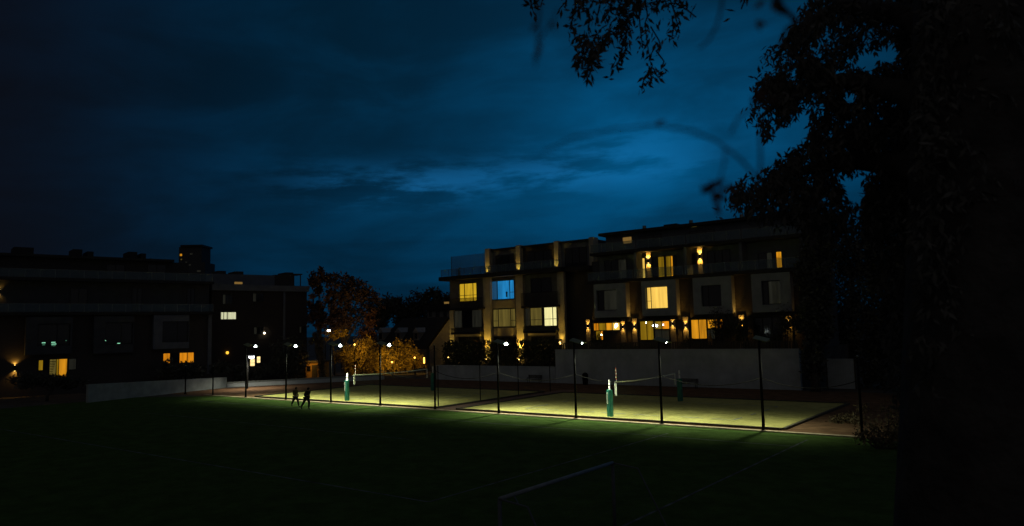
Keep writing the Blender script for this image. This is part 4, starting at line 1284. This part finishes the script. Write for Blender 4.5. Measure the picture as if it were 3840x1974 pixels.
# sodium lamps among golden trees; middle and right are added to light the crowns
for px, py, pw, lb in ((1330, 1296, 500, 'sodium lamp glinting through the left golden tree'), (1470, 1362, 380, 'low added sodium lamp hidden in the middle golden tree'), (1555, 1345, 260, 'low added sodium lamp hidden in the right golden tree')):
    p = at(px, py, 103.5)
    t = thing('sodium_lamp', lb, 'street lamp', (p.x, p.y, 0), 0, 'sodium lamps among the golden trees')
    MB().tube([(0, 0, 0), (0, 0, p.z)], [.08, .05], 8).build('pole', M['black_metal'], t)
    MB().sphere((0, 0, p.z + .12), .11, 8, 6).build('lens', E_['sodium'], t)
    lamp('SPOT', (0, -.5, p.z + .1), pw * 1.35, (1, .58, .09), t, .2, F0 * 1.0 + R0 * .35 + Vector((0, 0, .25)), 150, .6)
for px, py, d_, lb in ((1432, 1168, 260, 'tiny distant house light, left one of the pair above the dormer house'), (1449, 1168, 260, 'tiny distant house light, right one of the pair above the dormer house')):
    p = at(px, py, d_)
    t = thing('distant_lamp', lb, 'lamp', (p.x, p.y, 0), 0, 'tiny lights on the wooded slope')
    MB().tube([(0, 0, 0), (0, 0, p.z)], .1, 6).build('pole', M['black_metal'], t)
    MB().sphere((0, 0, p.z), .35, 8, 6).build('lens', E_['dim'], t)


# ================================================================== TREES
def tree(label, px, dist, blobs, mat, n, size, seed, name='tree', group=None, trunk_r=.22, depth=.8, droop=0.0, cat='tree', sparse=0.0, base_py=None):
    """trunk on the ground below px; crown made of leaf clusters filling ellipsoids given as photo (px,py,rx,ry)"""
    p = at(px, 1400, dist)
    t = thing(name, label, cat, (p.x, p.y, 0), 0, group)
    r_ = np.random.default_rng(seed); rr = random.Random(seed)
    k = dist / F_PX
    lv, limbs = [], MB()
    tot = sum(b[2] * b[3] for b in blobs)
    cs = []
    for (bx, by, rx, ry) in blobs:
        c_ = at(bx, by, dist) - Vector((p.x, p.y, 0))
        cs.append(c_)
        m_ = max(20, int(n * rx * ry / tot))
        nc = max(6, m_ // 45)
        cen = r_.normal(size=(nc, 3)); cen /= np.linalg.norm(cen, axis=1)[:, None]
        cen *= (r_.random(nc) ** .38)[:, None]
        rad = .30 - .10 * sparse
        q = cen[r_.integers(0, nc, m_)] + r_.normal(size=(m_, 3)) * rad * .55
        dep = min(rx, ry) * depth * k
        # axes: right, depth, up
        loc = np.outer(q[:, 0] * rx * k, np.array(R0)) + np.outer(q[:, 1] * dep, np.array(F0)) + np.outer(q[:, 2] * ry * k, [0, 0, 1])
        lv.append(loc + np.array(c_))
        for cc_ in cen[: max(4, nc // 5)]:
            e = c_ + R0 * (cc_[0] * rx * k) + F0 * (cc_[1] * dep) + Vector((0, 0, cc_[2] * ry * k))
            m1 = c_.lerp(e, .4) + Vector((rr.uniform(-.2, .2), rr.uniform(-.2, .2), -.1))
            limbs.append((c_, m1, e)) if False else limbs.tube([c_, m1, e], [trunk_r * .22, trunk_r * .12, trunk_r * .04], 5)
    lo = min(cs, key=lambda c: c.z)
    top = max(cs, key=lambda c: c.z)
    tr = MB()
    fork = Vector((lo.x * .3, lo.y * .3, max(.6, lo.z * .55)))
    tr.tube([(0, 0, 0), (0.02, 0, fork.z * .5), fork], [trunk_r * 1.25, trunk_r, trunk_r * .85], 8)
    for c_ in cs:
        mid = fork.lerp(c_, .5) + Vector((rr.uniform(-.4, .4), rr.uniform(-.4, .4), abs(c_.z - fork.z) * .12))
        limbs.tube([fork - Vector((0, 0, .1)), mid, c_], [trunk_r * .6, trunk_r * .38, trunk_r * .2], 6)
    tk = tr.build('trunk', M['bark'], t, smooth=True)
    limbs.build('limbs', M['bark'], tk)
    v = np.concatenate(lv); v = v[v[:, 2] > .15]
    leaf_obj('crown', leaves(v, size, .7, droop, .5, seed + 1), mat, t)
    return t


# gap between the buildings
tree('tall sparse rust brown tree at the left of the gap between buildings', 1205, 118, [(1200, 1055, 42, 48), (1175, 1090, 30, 40), (1235, 1110, 30, 40), (1190, 1190, 50, 55), (1170, 1150, 25, 30)], M['rust_leaf'], 2600, .55, 101, 'rust_tree', None, .3, sparse=.7)
tree('broad rust brown tree rising behind the violet white street lamp', 1300, 116, [(1285, 1055, 62, 42), (1345, 1110, 56, 68), (1270, 1130, 50, 60), (1320, 1195, 90, 60), (1390, 1150, 45, 70), (1260, 1215, 60, 40)], M['rust_leaf'], 6500, .5, 102, 'rust_tree', None, .38, sparse=.5)
tree('dull red tree just left of the dormer house', 1385, 112, [(1385, 1215, 32, 45), (1378, 1270, 40, 40)], M['red_leaf'], 1600, .42, 103, 'red_tree', None, .2)
for k, (px, d_, bl, lb) in enumerate(((1440, 170, [(1440, 1165, 45, 45), (1415, 1200, 40, 40)], 'dark round tree left of the pair of tiny lights'),
                                      (1490, 180, [(1485, 1150, 40, 38), (1510, 1180, 40, 40)], 'dark tree on the slope above the first dormer'),
                                      (1560, 175, [(1555, 1145, 42, 48), (1540, 1190, 60, 40)], 'dark tree on the slope above the middle dormer'),
                                      (1620, 170, [(1612, 1130, 42, 45), (1640, 1160, 40, 50)], 'dark tree on the slope beside the flat roofed house'),
                                      (1680, 165, [(1668, 1130, 40, 40), (1690, 1160, 40, 50)], 'dark tree touching the apartment building eave'))):
    tree(lb, px, d_, bl, M['dark_leaf'], 2200, .8, 110 + k, 'dark_tree', 'dark trees on the slope in the gap', .35)
tree('golden lit tree at the left, behind the left teal post', 1330, 108, [(1310, 1345, 55, 45), (1365, 1320, 50, 50), (1330, 1392, 50, 28)], M['gold_leaf'], 4200, .36, 121, 'golden_tree', 'golden trees lit by sodium lamps', .2, sparse=.3)
tree('golden lit tree in the middle, behind the left net', 1430, 107, [(1430, 1345, 60, 50), (1400, 1380, 50, 34), (1465, 1380, 45, 30)], M['gold_leaf'], 4200, .36, 122, 'golden_tree', 'golden trees lit by sodium lamps', .2, sparse=.3)
tree('golden lit tree with the tallest crown, before the dormer house', 1520, 109, [(1515, 1320, 50, 48), (1545, 1360, 45, 40), (1495, 1365, 45, 40)], M['gold_leaf'], 4000, .36, 123, 'golden_tree', 'golden trees lit by sodium lamps', .2, sparse=.3)
tree('leafy branchlets glowing orange right under the violet white street lamp', 1255, 108, [(1268, 1256, 42, 17), (1240, 1268, 25, 14)], M['gold_leaf'], 700, .34, 124, 'young_tree', None, .10, sparse=.8)
tree('ivy covered trunk lit green gold beside the ochre booth', 1205, 98, [(1200, 1300, 14, 36), (1206, 1370, 15, 42), (1185, 1270, 24, 24)], M['bush_leaf'], 1600, .28, 125, 'ivy_tree', None, .3)
tree('dark tree in front of the brick building, left of the ochre booth', 1090, 97, [(1080, 1330, 60, 60), (1120, 1380, 50, 40), (1040, 1370, 45, 45)], M['dark_leaf'], 3200, .36, 126, 'dark_tree', None, .2)
tree('dark tree before the brick building, under the white street lamp', 900, 93, [(890, 1395, 50, 28), (960, 1400, 45, 26), (830, 1390, 45, 30)], M['dark_leaf'], 2600, .34, 127, 'dark_tree', None, .16)
tree('dark garden tree before the orange lit windows at left', 690, 87, [(650, 1395, 60, 34), (720, 1390, 50, 34), (625, 1360, 22, 22)], M['dark_leaf'], 2400, .3, 128, 'dark_tree', None, .14)
tree('dark garden tree below the stair window at far left', 180, 74, [(120, 1430, 90, 26), (240, 1432, 80, 24)], M['dark_leaf'], 2200, .3, 129, 'dark_tree', None, .14)
# dark trees at the right end, behind the gate
for k, (px, d_, bl, lb) in enumerate(((3055, 64.5, [(3062, 1170, 58, 120), (3050, 1340, 34, 80), (3050, 1030, 60, 90), (3075, 920, 60, 80)], 'tall dark tree between the tall white wall and the small gate'),
                                      (3190, 82, [(3170, 1150, 80, 150), (3180, 1300, 70, 60), (3200, 960, 80, 110)], 'tall dark tree rising behind the small white gate'),
                                      (3320, 66, [(3310, 1180, 90, 200), (3300, 1400, 70, 110), (3330, 950, 90, 130)], 'tall dark tree right of the small white gate'),
                                      (3480, 58, [(3470, 1150, 110, 260), (3470, 1450, 100, 120)], 'tall dark tree in the blackness at far right'))):
    tree(lb, px, d_, bl, M['dark_leaf'], 9000, .42, 140 + k, 'dark_tree', 'tall dark trees at the right', .35)
# brush by the right end of the fence
for k, (px, py, rx, rz, lb) in enumerate(((3330, 1610, 1.5, 1.0, 'dry brush beside the end post of the fence line'), (3420, 1600, 1.4, 1.1, 'dry brush second clump right of the end post'),
                                          (3500, 1625, 1.4, .9, 'dry brush at the edge of the blackness'), (3170, 1560, .8, .7, 'dark shrub beside the right corner of the sand'), (3290, 1660, 1.0, .6, 'low dry brush on the turf edge'))):
    p = ground(px, py + 25)
    bush(lb, p.x, p.y, 0, rx, rx * .8, rz, 900, M['bush_leaf'], .16, 160 + k, group='dry brush at the right end of the fence')


# ================================================================== FOREGROUND TREE (camera side, right)
def in_poly(x, y, poly):
    c_ = False
    j = len(poly) - 1
    for i in range(len(poly)):
        xi, yi = poly[i]; xj, yj = poly[j]
        if (yi > y) != (yj > y) and x < (xj - xi) * (y - yi) / (yj - yi) + xi: c_ = not c_
        j = i
    return c_


tb_ = at(3700, 1900, 5.2)
FT = thing('foreground_tree', 'huge black tree filling the right edge, drooping leafy boughs against the sky', 'tree', (tb_.x, tb_.y, 0))
OFF = Vector((tb_.x, tb_.y, 0))
trunk = [at(3700, 4300, 5.2), at(3690, 2300, 5.2), at(3690, 1500, 5.2), at(3680, 900, 5.3), at(3660, 300, 5.4), at(3640, -400, 5.6)]
trunk[0] = Vector((trunk[1].x, trunk[1].y, 0))
tk = MB().tube([p - OFF for p in trunk], [.75, .58, .52, .48, .44, .38], 14).build('trunk', M['bark'], FT, smooth=True)
rr = random.Random(77)
boughs = [[(3650, 500, 5.4), (3400, 350, 6.0), (3150, 300, 6.8), (2950, 360, 7.4), (2840, 450, 7.6)],
          [(3650, 200, 5.4), (3400, 60, 6.2), (3150, 20, 7.0), (2980, 120, 7.4), (2900, 230, 7.6)],
          [(3660, 760, 5.4), (3400, 620, 6.2), (3150, 600, 6.9), (2950, 660, 7.3), (2790, 760, 7.6)],
          [(3640, -200, 5.6), (3100, -330, 6.0), (2600, -260, 6.3), (2330, -150, 6.5)]]
mb = MB()
for b in boughs:
    mb.tube([at(*q) - OFF for q in b], [.16, .11, .07, .04, .012][:len(b)], 8)
bo = mb.build('boughs', M['bark'], FT, smooth=True)
mass = [([(3090, -40), (3010, 60), (2985, 150), (2935, 190), (2875, 235), (2835, 300), (2845, 345), (2895, 345), (3000, 300), (3130, 340), (3300, 330), (3420, 330), (3460, -40)], 4600),
        ([(2845, 330), (2822, 400), (2808, 500), (2830, 505), (2880, 500), (2925, 520), (2960, 500), (3010, 440), (3060, 480), (3200, 560), (3420, 600), (3420, 300), (3000, 290)], 4600),
        ([(3040, 460), (3050, 540), (2980, 570), (2930, 620), (2880, 660), (2830, 690), (2750, 715), (2748, 790), (2850, 800), (3000, 790), (3120, 800), (3220, 790), (3430, 800), (3430, 520), (3200, 480)], 5600),
        ([(3360, -40), (3340, 300), (3350, 700), (3230, 800), (3300, 1000), (3330, 1400), (3400, 1500), (3880, 1500), (3880, -40)], 22000),
        ([(2900, 800), (3350, 800), (3350, 900), (3200, 880), (3000, 850)], 1300)]
holes = [(3015, 445, 26, 60), (2985, 500, 55, 62), (2940, 560, 30, 40), (3330, 198, 55, 38), (3255, 225, 46, 44), (3205, 705, 52, 56), (3165, 660, 20, 25), (3180, 360, 26, 26), (3120, 480, 12, 30), (3340, 80, 18, 22), (3150, 265, 30, 16), (2860, 262, 10, 10), (3150, 780, 30, 10), (3085, 395, 10, 20), (3015, 520, 14, 20), (3160, 90, 20, 16), (3290, 330, 14, 22), (3210, 105, 18, 14)]
pts = []
for poly, n in mass:
    xs_ = [p[0] for p in poly]; ys_ = [p[1] for p in poly]
    k = 0
    while k < n:
        x, y = rr.uniform(min(xs_), max(xs_)), rr.uniform(min(ys_), max(ys_))
        if not in_poly(x, y, poly): continue
        if any(((x - hx) / hw) ** 2 + ((y - hy) / hh) ** 2 < 1 for hx, hy, hw, hh in holes): k += .2; continue
        nz_ = mnoise.noise(Vector((x * .016, y * .016, 0))) + .6 * mnoise.noise(Vector((x * .05, y * .03, 4)))
        if x < 3400 and nz_ > .06: k += .30; continue
        pts.append(tuple(at(x, y - 12, rr.uniform(6.2, 9.0) if x < 3450 else rr.uniform(4.9, 8)) - OFF)); k += 1
r_ = np.random.default_rng(5)


def thin_out(P):
    """keep the openings between the boughs clear of stray leaves"""
    keep = []
    for q in P:
        d = Vector(q) + OFF - CAM
        f = d.dot(fw); x = CX + F_PX * d.dot(rt) / f; y = CY - F_PX * d.dot(up) / f
        keep.append(not any(((x - hx) / hw) ** 2 + ((y - hy) / hh) ** 2 < .72 for hx, hy, hw, hh in holes))
    return P[np.array(keep)]


P0 = np.array(pts)
far_r = P0 @ np.array(R0) > 2.6
P0 = np.concatenate([P0[far_r][::5], P0[~far_r][::6]])
st = []
for q in P0:
    k = int(r_.integers(9, 19)); ln = r_.uniform(.08, .30)
    sx = r_.normal(0, .3, 2)
    for j in range(k):
        f = j / k
        st.append(q + np.array([sx[0] * f * ln, sx[1] * f * ln, .10 - ln * f]) + r_.normal(0, .018 + .02 * (1 - f), 3))
leaf_obj('crown', leaves(thin_out(np.array(st)), .078, .8, 1.6, .32, 31), M['near_leaf'], FT)

# hanging sprays at the top of the picture: twigs with drooping narrow leaves, part of the same tree
sprays = [  # (polyline px, leaf density per 100 px, spread px)
    ([(2420, -60), (2390, 30), (2330, 100), (2270, 150), (2215, 200), (2180, 235)], 46, 22),
    ([(2270, 150), (2230, 210), (2215, 260), (2208, 285)], 30, 12),
    ([(2350, 110), (2345, 190), (2330, 225), (2300, 255)], 34, 12),
    ([(2180, 235), (2160, 215), (2200, 170), (2230, 150)], 34, 16),
    ([(2200, -40), (2180, 20), (2150, 60), (2135, 110)], 26, 12),
    ([(2140, -40), (2120, 10), (2095, 38)], 14, 8),
    ([(2300, -50), (2290, 30), (2270, 70)], 26, 12),
    ([(2360, -50), (2345, 10), (2330, 60)], 44, 22),
    ([(2200, 30), (2210, 80), (2205, 115)], 14, 6),
    ([(2250, 20), (2240, 60), (2230, 45)], 12, 6),
    ([(2190, 130), (2160, 140), (2150, 155)], 16, 7),
    ([(2395, 30), (2400, 100), (2410, 180), (2395, 160)], 6, 14),
    ([(2420, 0), (2428, 60), (2418, 90), (2428, 170), (2440, 240), (2450, 290), (2430, 320)], 8, 9),
    ([(2450, 270), (2470, 290), (2490, 275)], 16, 18),
    ([(2435, 280), (2415, 300), (2405, 330)], 14, 6),
    ([(2500, -40), (2530, 50), (2545, 110), (2550, 125)], 22, 14),
    ([(2480, -40), (2500, 20), (2512, 15)], 12, 8),
    ([(2530, 10), (2580, 40), (2610, 65)], 5, 12),
    ([(2520, 60), (2525, 110), (2520, 140)], 10, 6),
    ([(2440, 100), (2470, 150), (2480, 180)], 6, 16),
    ([(2460, 190), (2490, 230), (2480, 260)], 7, 14),
    ([(1990, -40), (1992, 10), (1990, 32)], 14, 4), ([(2003, -40), (2006, 10), (2006, 30)], 14, 4), ([(2030, -40), (2035, 4)], 8, 6),
    ([(2800, -40), (2790, 8), (2780, 34)], 10, 4),
    ([(2450, -30), (2480, 5), (2440, 10)], 20, 16), ([(2230, -40), (2215, 0)], 22, 20), ([(2380, -40), (2300, 0)], 26, 16)]
mb, lp = MB(), []
for pl, dens, spread in sprays:
    d0 = rr.uniform(5.6, 7.0)
    P3 = [at(x, y, d0 + .12 * i) for i, (x, y) in enumerate(pl)]
    MB().tube([p - OFF for p in P3], [max(.0025, .008 - .001 * i) for i in range(len(P3))], 5).build('twig', M['bark'], bo)
    for (a, b), (pa, pb) in zip(zip(P3[:-1], P3[1:]), zip(pl[:-1], pl[1:])):
        ln = math.hypot(pb[0] - pa[0], pb[1] - pa[1])
        for _ in range(max(1, int(dens * ln / 48))):
            s = rr.random(); q = a.lerp(b, s); k = spread * d0 / F_PX
            lp.append(tuple(q + R0 * rr.gauss(0, k * .5) + F0 * rr.gauss(0, .15) + Vector((0, 0, rr.gauss(0, k * .4) + .02)) - OFF))
pass
leaf_obj('hanging_leaves', leaves(np.array(lp), .078, .8, 1.2, .34, 55), M['near_leaf'], FT)

# close out-of-focus shoots just in front of the lens
t = thing('near_shoot', 'blurred bare arching shoot close to the lens, before the bright sky', 'branch', tuple(at(2850, 680, 1.15)))
O2 = at(2850, 680, 1.15)
def near(name, pl, d0, r0, r1, par, mat='bark'):
    k = len(pl)
    return MB().tube([at(x, y, d0) - O2 for x, y in pl], [r0 + (r1 - r0) * i / (k - 1) for i in range(k)], 6).build(name, M[mat], par)
near('stem', [(2855, 690), (2780, 600), (2690, 530), (2590, 490), (2450, 470), (2300, 485), (2150, 515), (2040, 570)], 1.0, .0022, .0010, t)
near('side_shoot', [(2850, 690), (2852, 600), (2850, 510), (2858, 420)], 1.0, .0024, .0018, t)
near('side_shoot', [(2720, 560), (2715, 620), (2690, 700)], 1.0, .0014, .0011, t)
near('side_shoot', [(2740, 500), (2770, 440), (2830, 400), (2930, 360)], 1.0, .0016, .0022, t)
q = np.array([tuple(at(2690 + RNG.normal(0, 28), 700 + RNG.normal(0, 14), 1.15 + RNG.normal(0, .04)) - O2) for _ in range(26)] +
             [tuple(at(2850 + RNG.normal(0, 16), 360 + RNG.normal(0, 14), 1.15 + RNG.normal(0, .03)) - O2) for _ in range(10)] +
             [tuple(at(2720 + RNG.normal(0, 40), 740 + RNG.normal(0, 26), 1.2 + RNG.normal(0, .04)) - O2) for _ in range(12)] +
             [tuple(at(2450, 470, 1.15) - O2)] * 2)
leaf_obj('leaves', leaves(q, .022, .6, .5, .5, 71), M['red_leaf'], t)
O2 = at(2010, -60, 1.0)
t = thing('near_sprig', 'blurred hanging sprig close to the lens at the top of the sky', 'branch', tuple(O2))
near('stem', [(2030, -90), (2024, 0), (2018, 100), (2014, 180), (2008, 255)], 1.0, .0022, .0012, t)
near('side_shoot', [(2016, 160), (2050, 110), (2075, 80), (2090, 30)], 1.0, .0016, .0010, t)
q = np.array([tuple(at(2018 + RNG.normal(0, 5), y + RNG.normal(0, 8), 1.0) - O2) for y in (60, 75, 140, 150, 158, 165, 215)] + [tuple(at(2066, 85, 1.0) - O2)] * 3)
leaf_obj('leaves', leaves(q, .016, .6, 1.5, .4, 72), M['near_leaf'], t)
O2 = at(2900, -30, 1.1)
t = thing('near_sprig', 'blurred dark leaf cluster close to the lens, left of the big boughs', 'branch', tuple(O2))
near('stem', [(3060, 60), (2990, 85), (2950, 110), (2920, 190)], 1.1, .004, .003, t)
near('side_shoot', [(2990, 85), (2930, 20), (2900, -60)], 1.1, .004, .003, t)
q = np.array([tuple(at(2905 + RNG.normal(0, 18), 5 + RNG.normal(0, 14), 1.1) - O2) for _ in range(14)] + [tuple(at(2850 + RNG.normal(0, 14), 80 + RNG.normal(0, 10), 1.1) - O2) for _ in range(3)])
leaf_obj('leaves', leaves(q, .024, .6, .4, .5, 73), M['near_leaf'], t)
O2 = at(2715, -60, 1.1)
t = thing('near_twig', 'thin blurred bare twig hanging before the bright cloud', 'branch', tuple(O2))
near('stem', [(2718, -90), (2705, 30), (2690, 90), (2660, 150), (2620, 185)], 1.1, .0022, .0014, t)
# dark bank at the right under the tree
bank = MB()
nx, ny = 24, 24
for j in range(ny + 1):
    for i in range(nx + 1):
        x = -6 + 26 * i / nx; y = -6 + 48 * j / ny
        s = max(0, min(1, (x - (-3.5 + max(0, 12 - y) * .35)) / 7)); s = s * s * (3 - 2 * s)
        e = max(0, min(1, (43 - y) / 5))
        bank.v.append((x, y, -.05 + 2.6 * s * e + .12 * mnoise.noise(Vector((x * .5, y * .5, 0)))))
for j in range(ny):
    for i in range(nx):
        k = j * (nx + 1) + i; bank.f.append((k, k + 1, k + nx + 2, k + nx + 1))
struct(bank.build('bank', M['ground'], smooth=True))


# ================================================================== JOGGERS
def skin_mesh(name, verts, edges, radii, mat, parent, sub=1):
    me = bpy.data.meshes.new(name); me.from_pydata(verts, edges, []); me.update()
    o_ = bpy.data.objects.new(name, me); C.objects.link(o_)
    sm = o_.modifiers.new('skin', 'SKIN'); sm.use_smooth_shade = True
    sv = me.skin_vertices[0].data
    for i, r_ in enumerate(radii):
        sv[i].radius = (r_, r_) if not isinstance(r_, tuple) else r_
    sv[0].use_root = True
    s2 = o_.modifiers.new('sub', 'SUBSURF'); s2.levels = sub; s2.render_levels = sub
    me.materials.append(mat); o_.parent = parent
    return o_


def jogger(label, loc, S, pose, top, pants, cat='person'):
    """runs towards +x; pose gives joints in units of stature"""
    t = thing('person', label, cat, loc, 0, 'joggers on the turf')
    J = {k: Vector(v) * S for k, v in pose.items()}
    V, Ed, Rd, ix = [], [], [], {}
    def add(k, p, r_, prev=None):
        ix[k] = len(V); V.append(tuple(p)); Rd.append(r_ if isinstance(r_, tuple) else r_)
        if prev is not None: Ed.append((ix[prev], ix[k]))
    s = S / 1.8
    add('pelvis', J['pelvis'], (.15 * s, .11 * s)); add('waist', J['pelvis'].lerp(J['neck'], .35), (.13 * s, .10 * s), 'pelvis')
    add('chest', J['pelvis'].lerp(J['neck'], .75), (.16 * s, .115 * s), 'waist'); add('neck', J['neck'], .055 * s, 'chest')
    hd = J['head']; ax = (hd - J['neck']).normalized()
    add('chin', J['neck'].lerp(hd, .45), .07 * s, 'neck'); add('head', hd, .095 * s, 'chin'); add('crown', hd + ax * .085 * s, .075 * s, 'head')
    fwd = Vector((1, 0, 0))
    add('nose', hd + fwd * .105 * s - ax * .015 * s, .017 * s, 'head')
    for sd, y in (('l', 1), ('r', -1)):
        sh = J['neck'] * .9 + J['pelvis'] * .1 + Vector((0, y * .185 * s, 0))
        add('sh' + sd, sh, .06 * s, 'chest'); add('el' + sd, J['el' + sd], .043 * s, 'sh' + sd); add('wr' + sd, J['wr' + sd], .028 * s, 'el' + sd)
        hdv = (J['wr' + sd] - J['el' + sd]).normalized()
        add('pm' + sd, J['wr' + sd] + hdv * .055 * s, .034 * s, 'wr' + sd)
        for f in range(4):
            b0 = J['wr' + sd] + hdv * (.10 + .006 * (1 - abs(f - 1.5))) * s + Vector((0, 0, (.027 - .018 * f) * s))
            add(f'f{sd}{f}', b0, .009 * s, 'pm' + sd)
            add(f'g{sd}{f}', b0 + hdv * .02 * s + Vector((0, -y * .030 * s, 0)), .008 * s, f'f{sd}{f}')
        add('th' + sd, J['wr' + sd] + hdv * .05 * s + Vector((0, -y * .03 * s, .035 * s)), .010 * s, 'pm' + sd)
        hp = J['pelvis'] + Vector((0, y * .095 * s, -.03 * s))
        add('hp' + sd, hp, .088 * s, 'pelvis'); add('kn' + sd, J['kn' + sd], .06 * s, 'hp' + sd); add('cf' + sd, J['kn' + sd].lerp(J['an' + sd], .35), .055 * s, 'kn' + sd)
        add('an' + sd, J['an' + sd], .038 * s, 'cf' + sd)
        toe = J['toe' + sd]
        add('ft' + sd, J['an' + sd].lerp(toe, .5), .038 * s, 'an' + sd); add('to' + sd, toe, .03 * s, 'ft' + sd)
    skin_mesh('body', V, Ed, Rd, M['skin'], t, 1)
    # clothing follows the body
    def chain(name, keys, mat, grow, extra=()):
        kk = list(keys); vs_ = [V[ix[k]] for k in kk]; rs_ = []
        for k in kk:
            r_ = Rd[ix[k]]; rs_.append((r_[0] + grow, r_[1] + grow) if isinstance(r_, tuple) else r_ + grow)
        es = [(kk.index(a), kk.index(b)) for a, b in ((p, q) for p, q in [(x, y) for x, y in extra])]
        return skin_mesh(name, vs_, es, rs_, mat, t, 1)
    chain('jacket', ['pelvis', 'waist', 'chest', 'neck', 'shl', 'ell', 'wrl', 'shr', 'elr', 'wrr'], top, .030 * s,
          [('pelvis', 'waist'), ('waist', 'chest'), ('chest', 'neck'), ('chest', 'shl'), ('shl', 'ell'), ('ell', 'wrl'), ('chest', 'shr'), ('shr', 'elr'), ('elr', 'wrr')])
    chain('trousers', ['pelvis', 'hpl', 'knl', 'cfl', 'anl', 'hpr', 'knr', 'cfr', 'anr'], pants, .034 * s,
          [('pelvis', 'hpl'), ('hpl', 'knl'), ('knl', 'cfl'), ('cfl', 'anl'), ('pelvis', 'hpr'), ('hpr', 'knr'), ('knr', 'cfr'), ('cfr', 'anr')])
    for sd in 'lr':
        a, b = Vector(V[ix['an' + sd]]), Vector(V[ix['to' + sd]])
        MB().tube([a.lerp(b, -.25) - Vector((0, 0, .01)), a.lerp(b, .3), a.lerp(b, .7), a.lerp(b, 1.15)], [.045 * s, .05 * s, .046 * s, .03 * s], 8).build('shoe', M['shoe'], t, smooth=True)
    MB().sphere(hd + ax * .03 * s - fwd * .022 * s, .108 * s, 12, 8, 1, .92, 1.05).build('hair', M['hair'], t, smooth=True)
    return t


poseB = dict(pelvis=(-.02, 0, .50), neck=(.085, 0, .80), head=(.125, 0, .885), ell=(-.06, .16, .62), wrl=(.03, .15, .52), elr=(.04, -.16, .60), wrr=(.165, -.11, .625),
             knl=(.115, .05, .31), anl=(.075, .05, .06), toel=(.165, .05, .02), knr=(-.15, -.05, .29), anr=(-.32, -.05, .12), toer=(-.27, -.05, .03))
poseA = dict(pelvis=(.0, 0, .51), neck=(.03, 0, .82), head=(.06, 0, .905), ell=(-.09, .16, .66), wrl=(.03, .15, .57), elr=(.05, -.16, .63), wrr=(.17, -.10, .56),
             knl=(.12, .05, .31), anl=(.19, .05, .075), toel=(.28, .05, .045), knr=(-.11, -.05, .30), anr=(-.24, -.05, .14), toer=(-.20, -.05, .05))
gb = ground(1150, 1537); ga = ground(1108, 1528)
jogger('jogger in black leaning forward in mid-stride, ahead of the other', (gb.x, gb.y, .012), 1.84, poseB, M['black_cloth'], M['navy_cloth'])
jogger('jogger in olive and dark clothes running behind the other', (ga.x, ga.y, .012), 1.70, poseA, M['olive_cloth'], M['navy_cloth'])
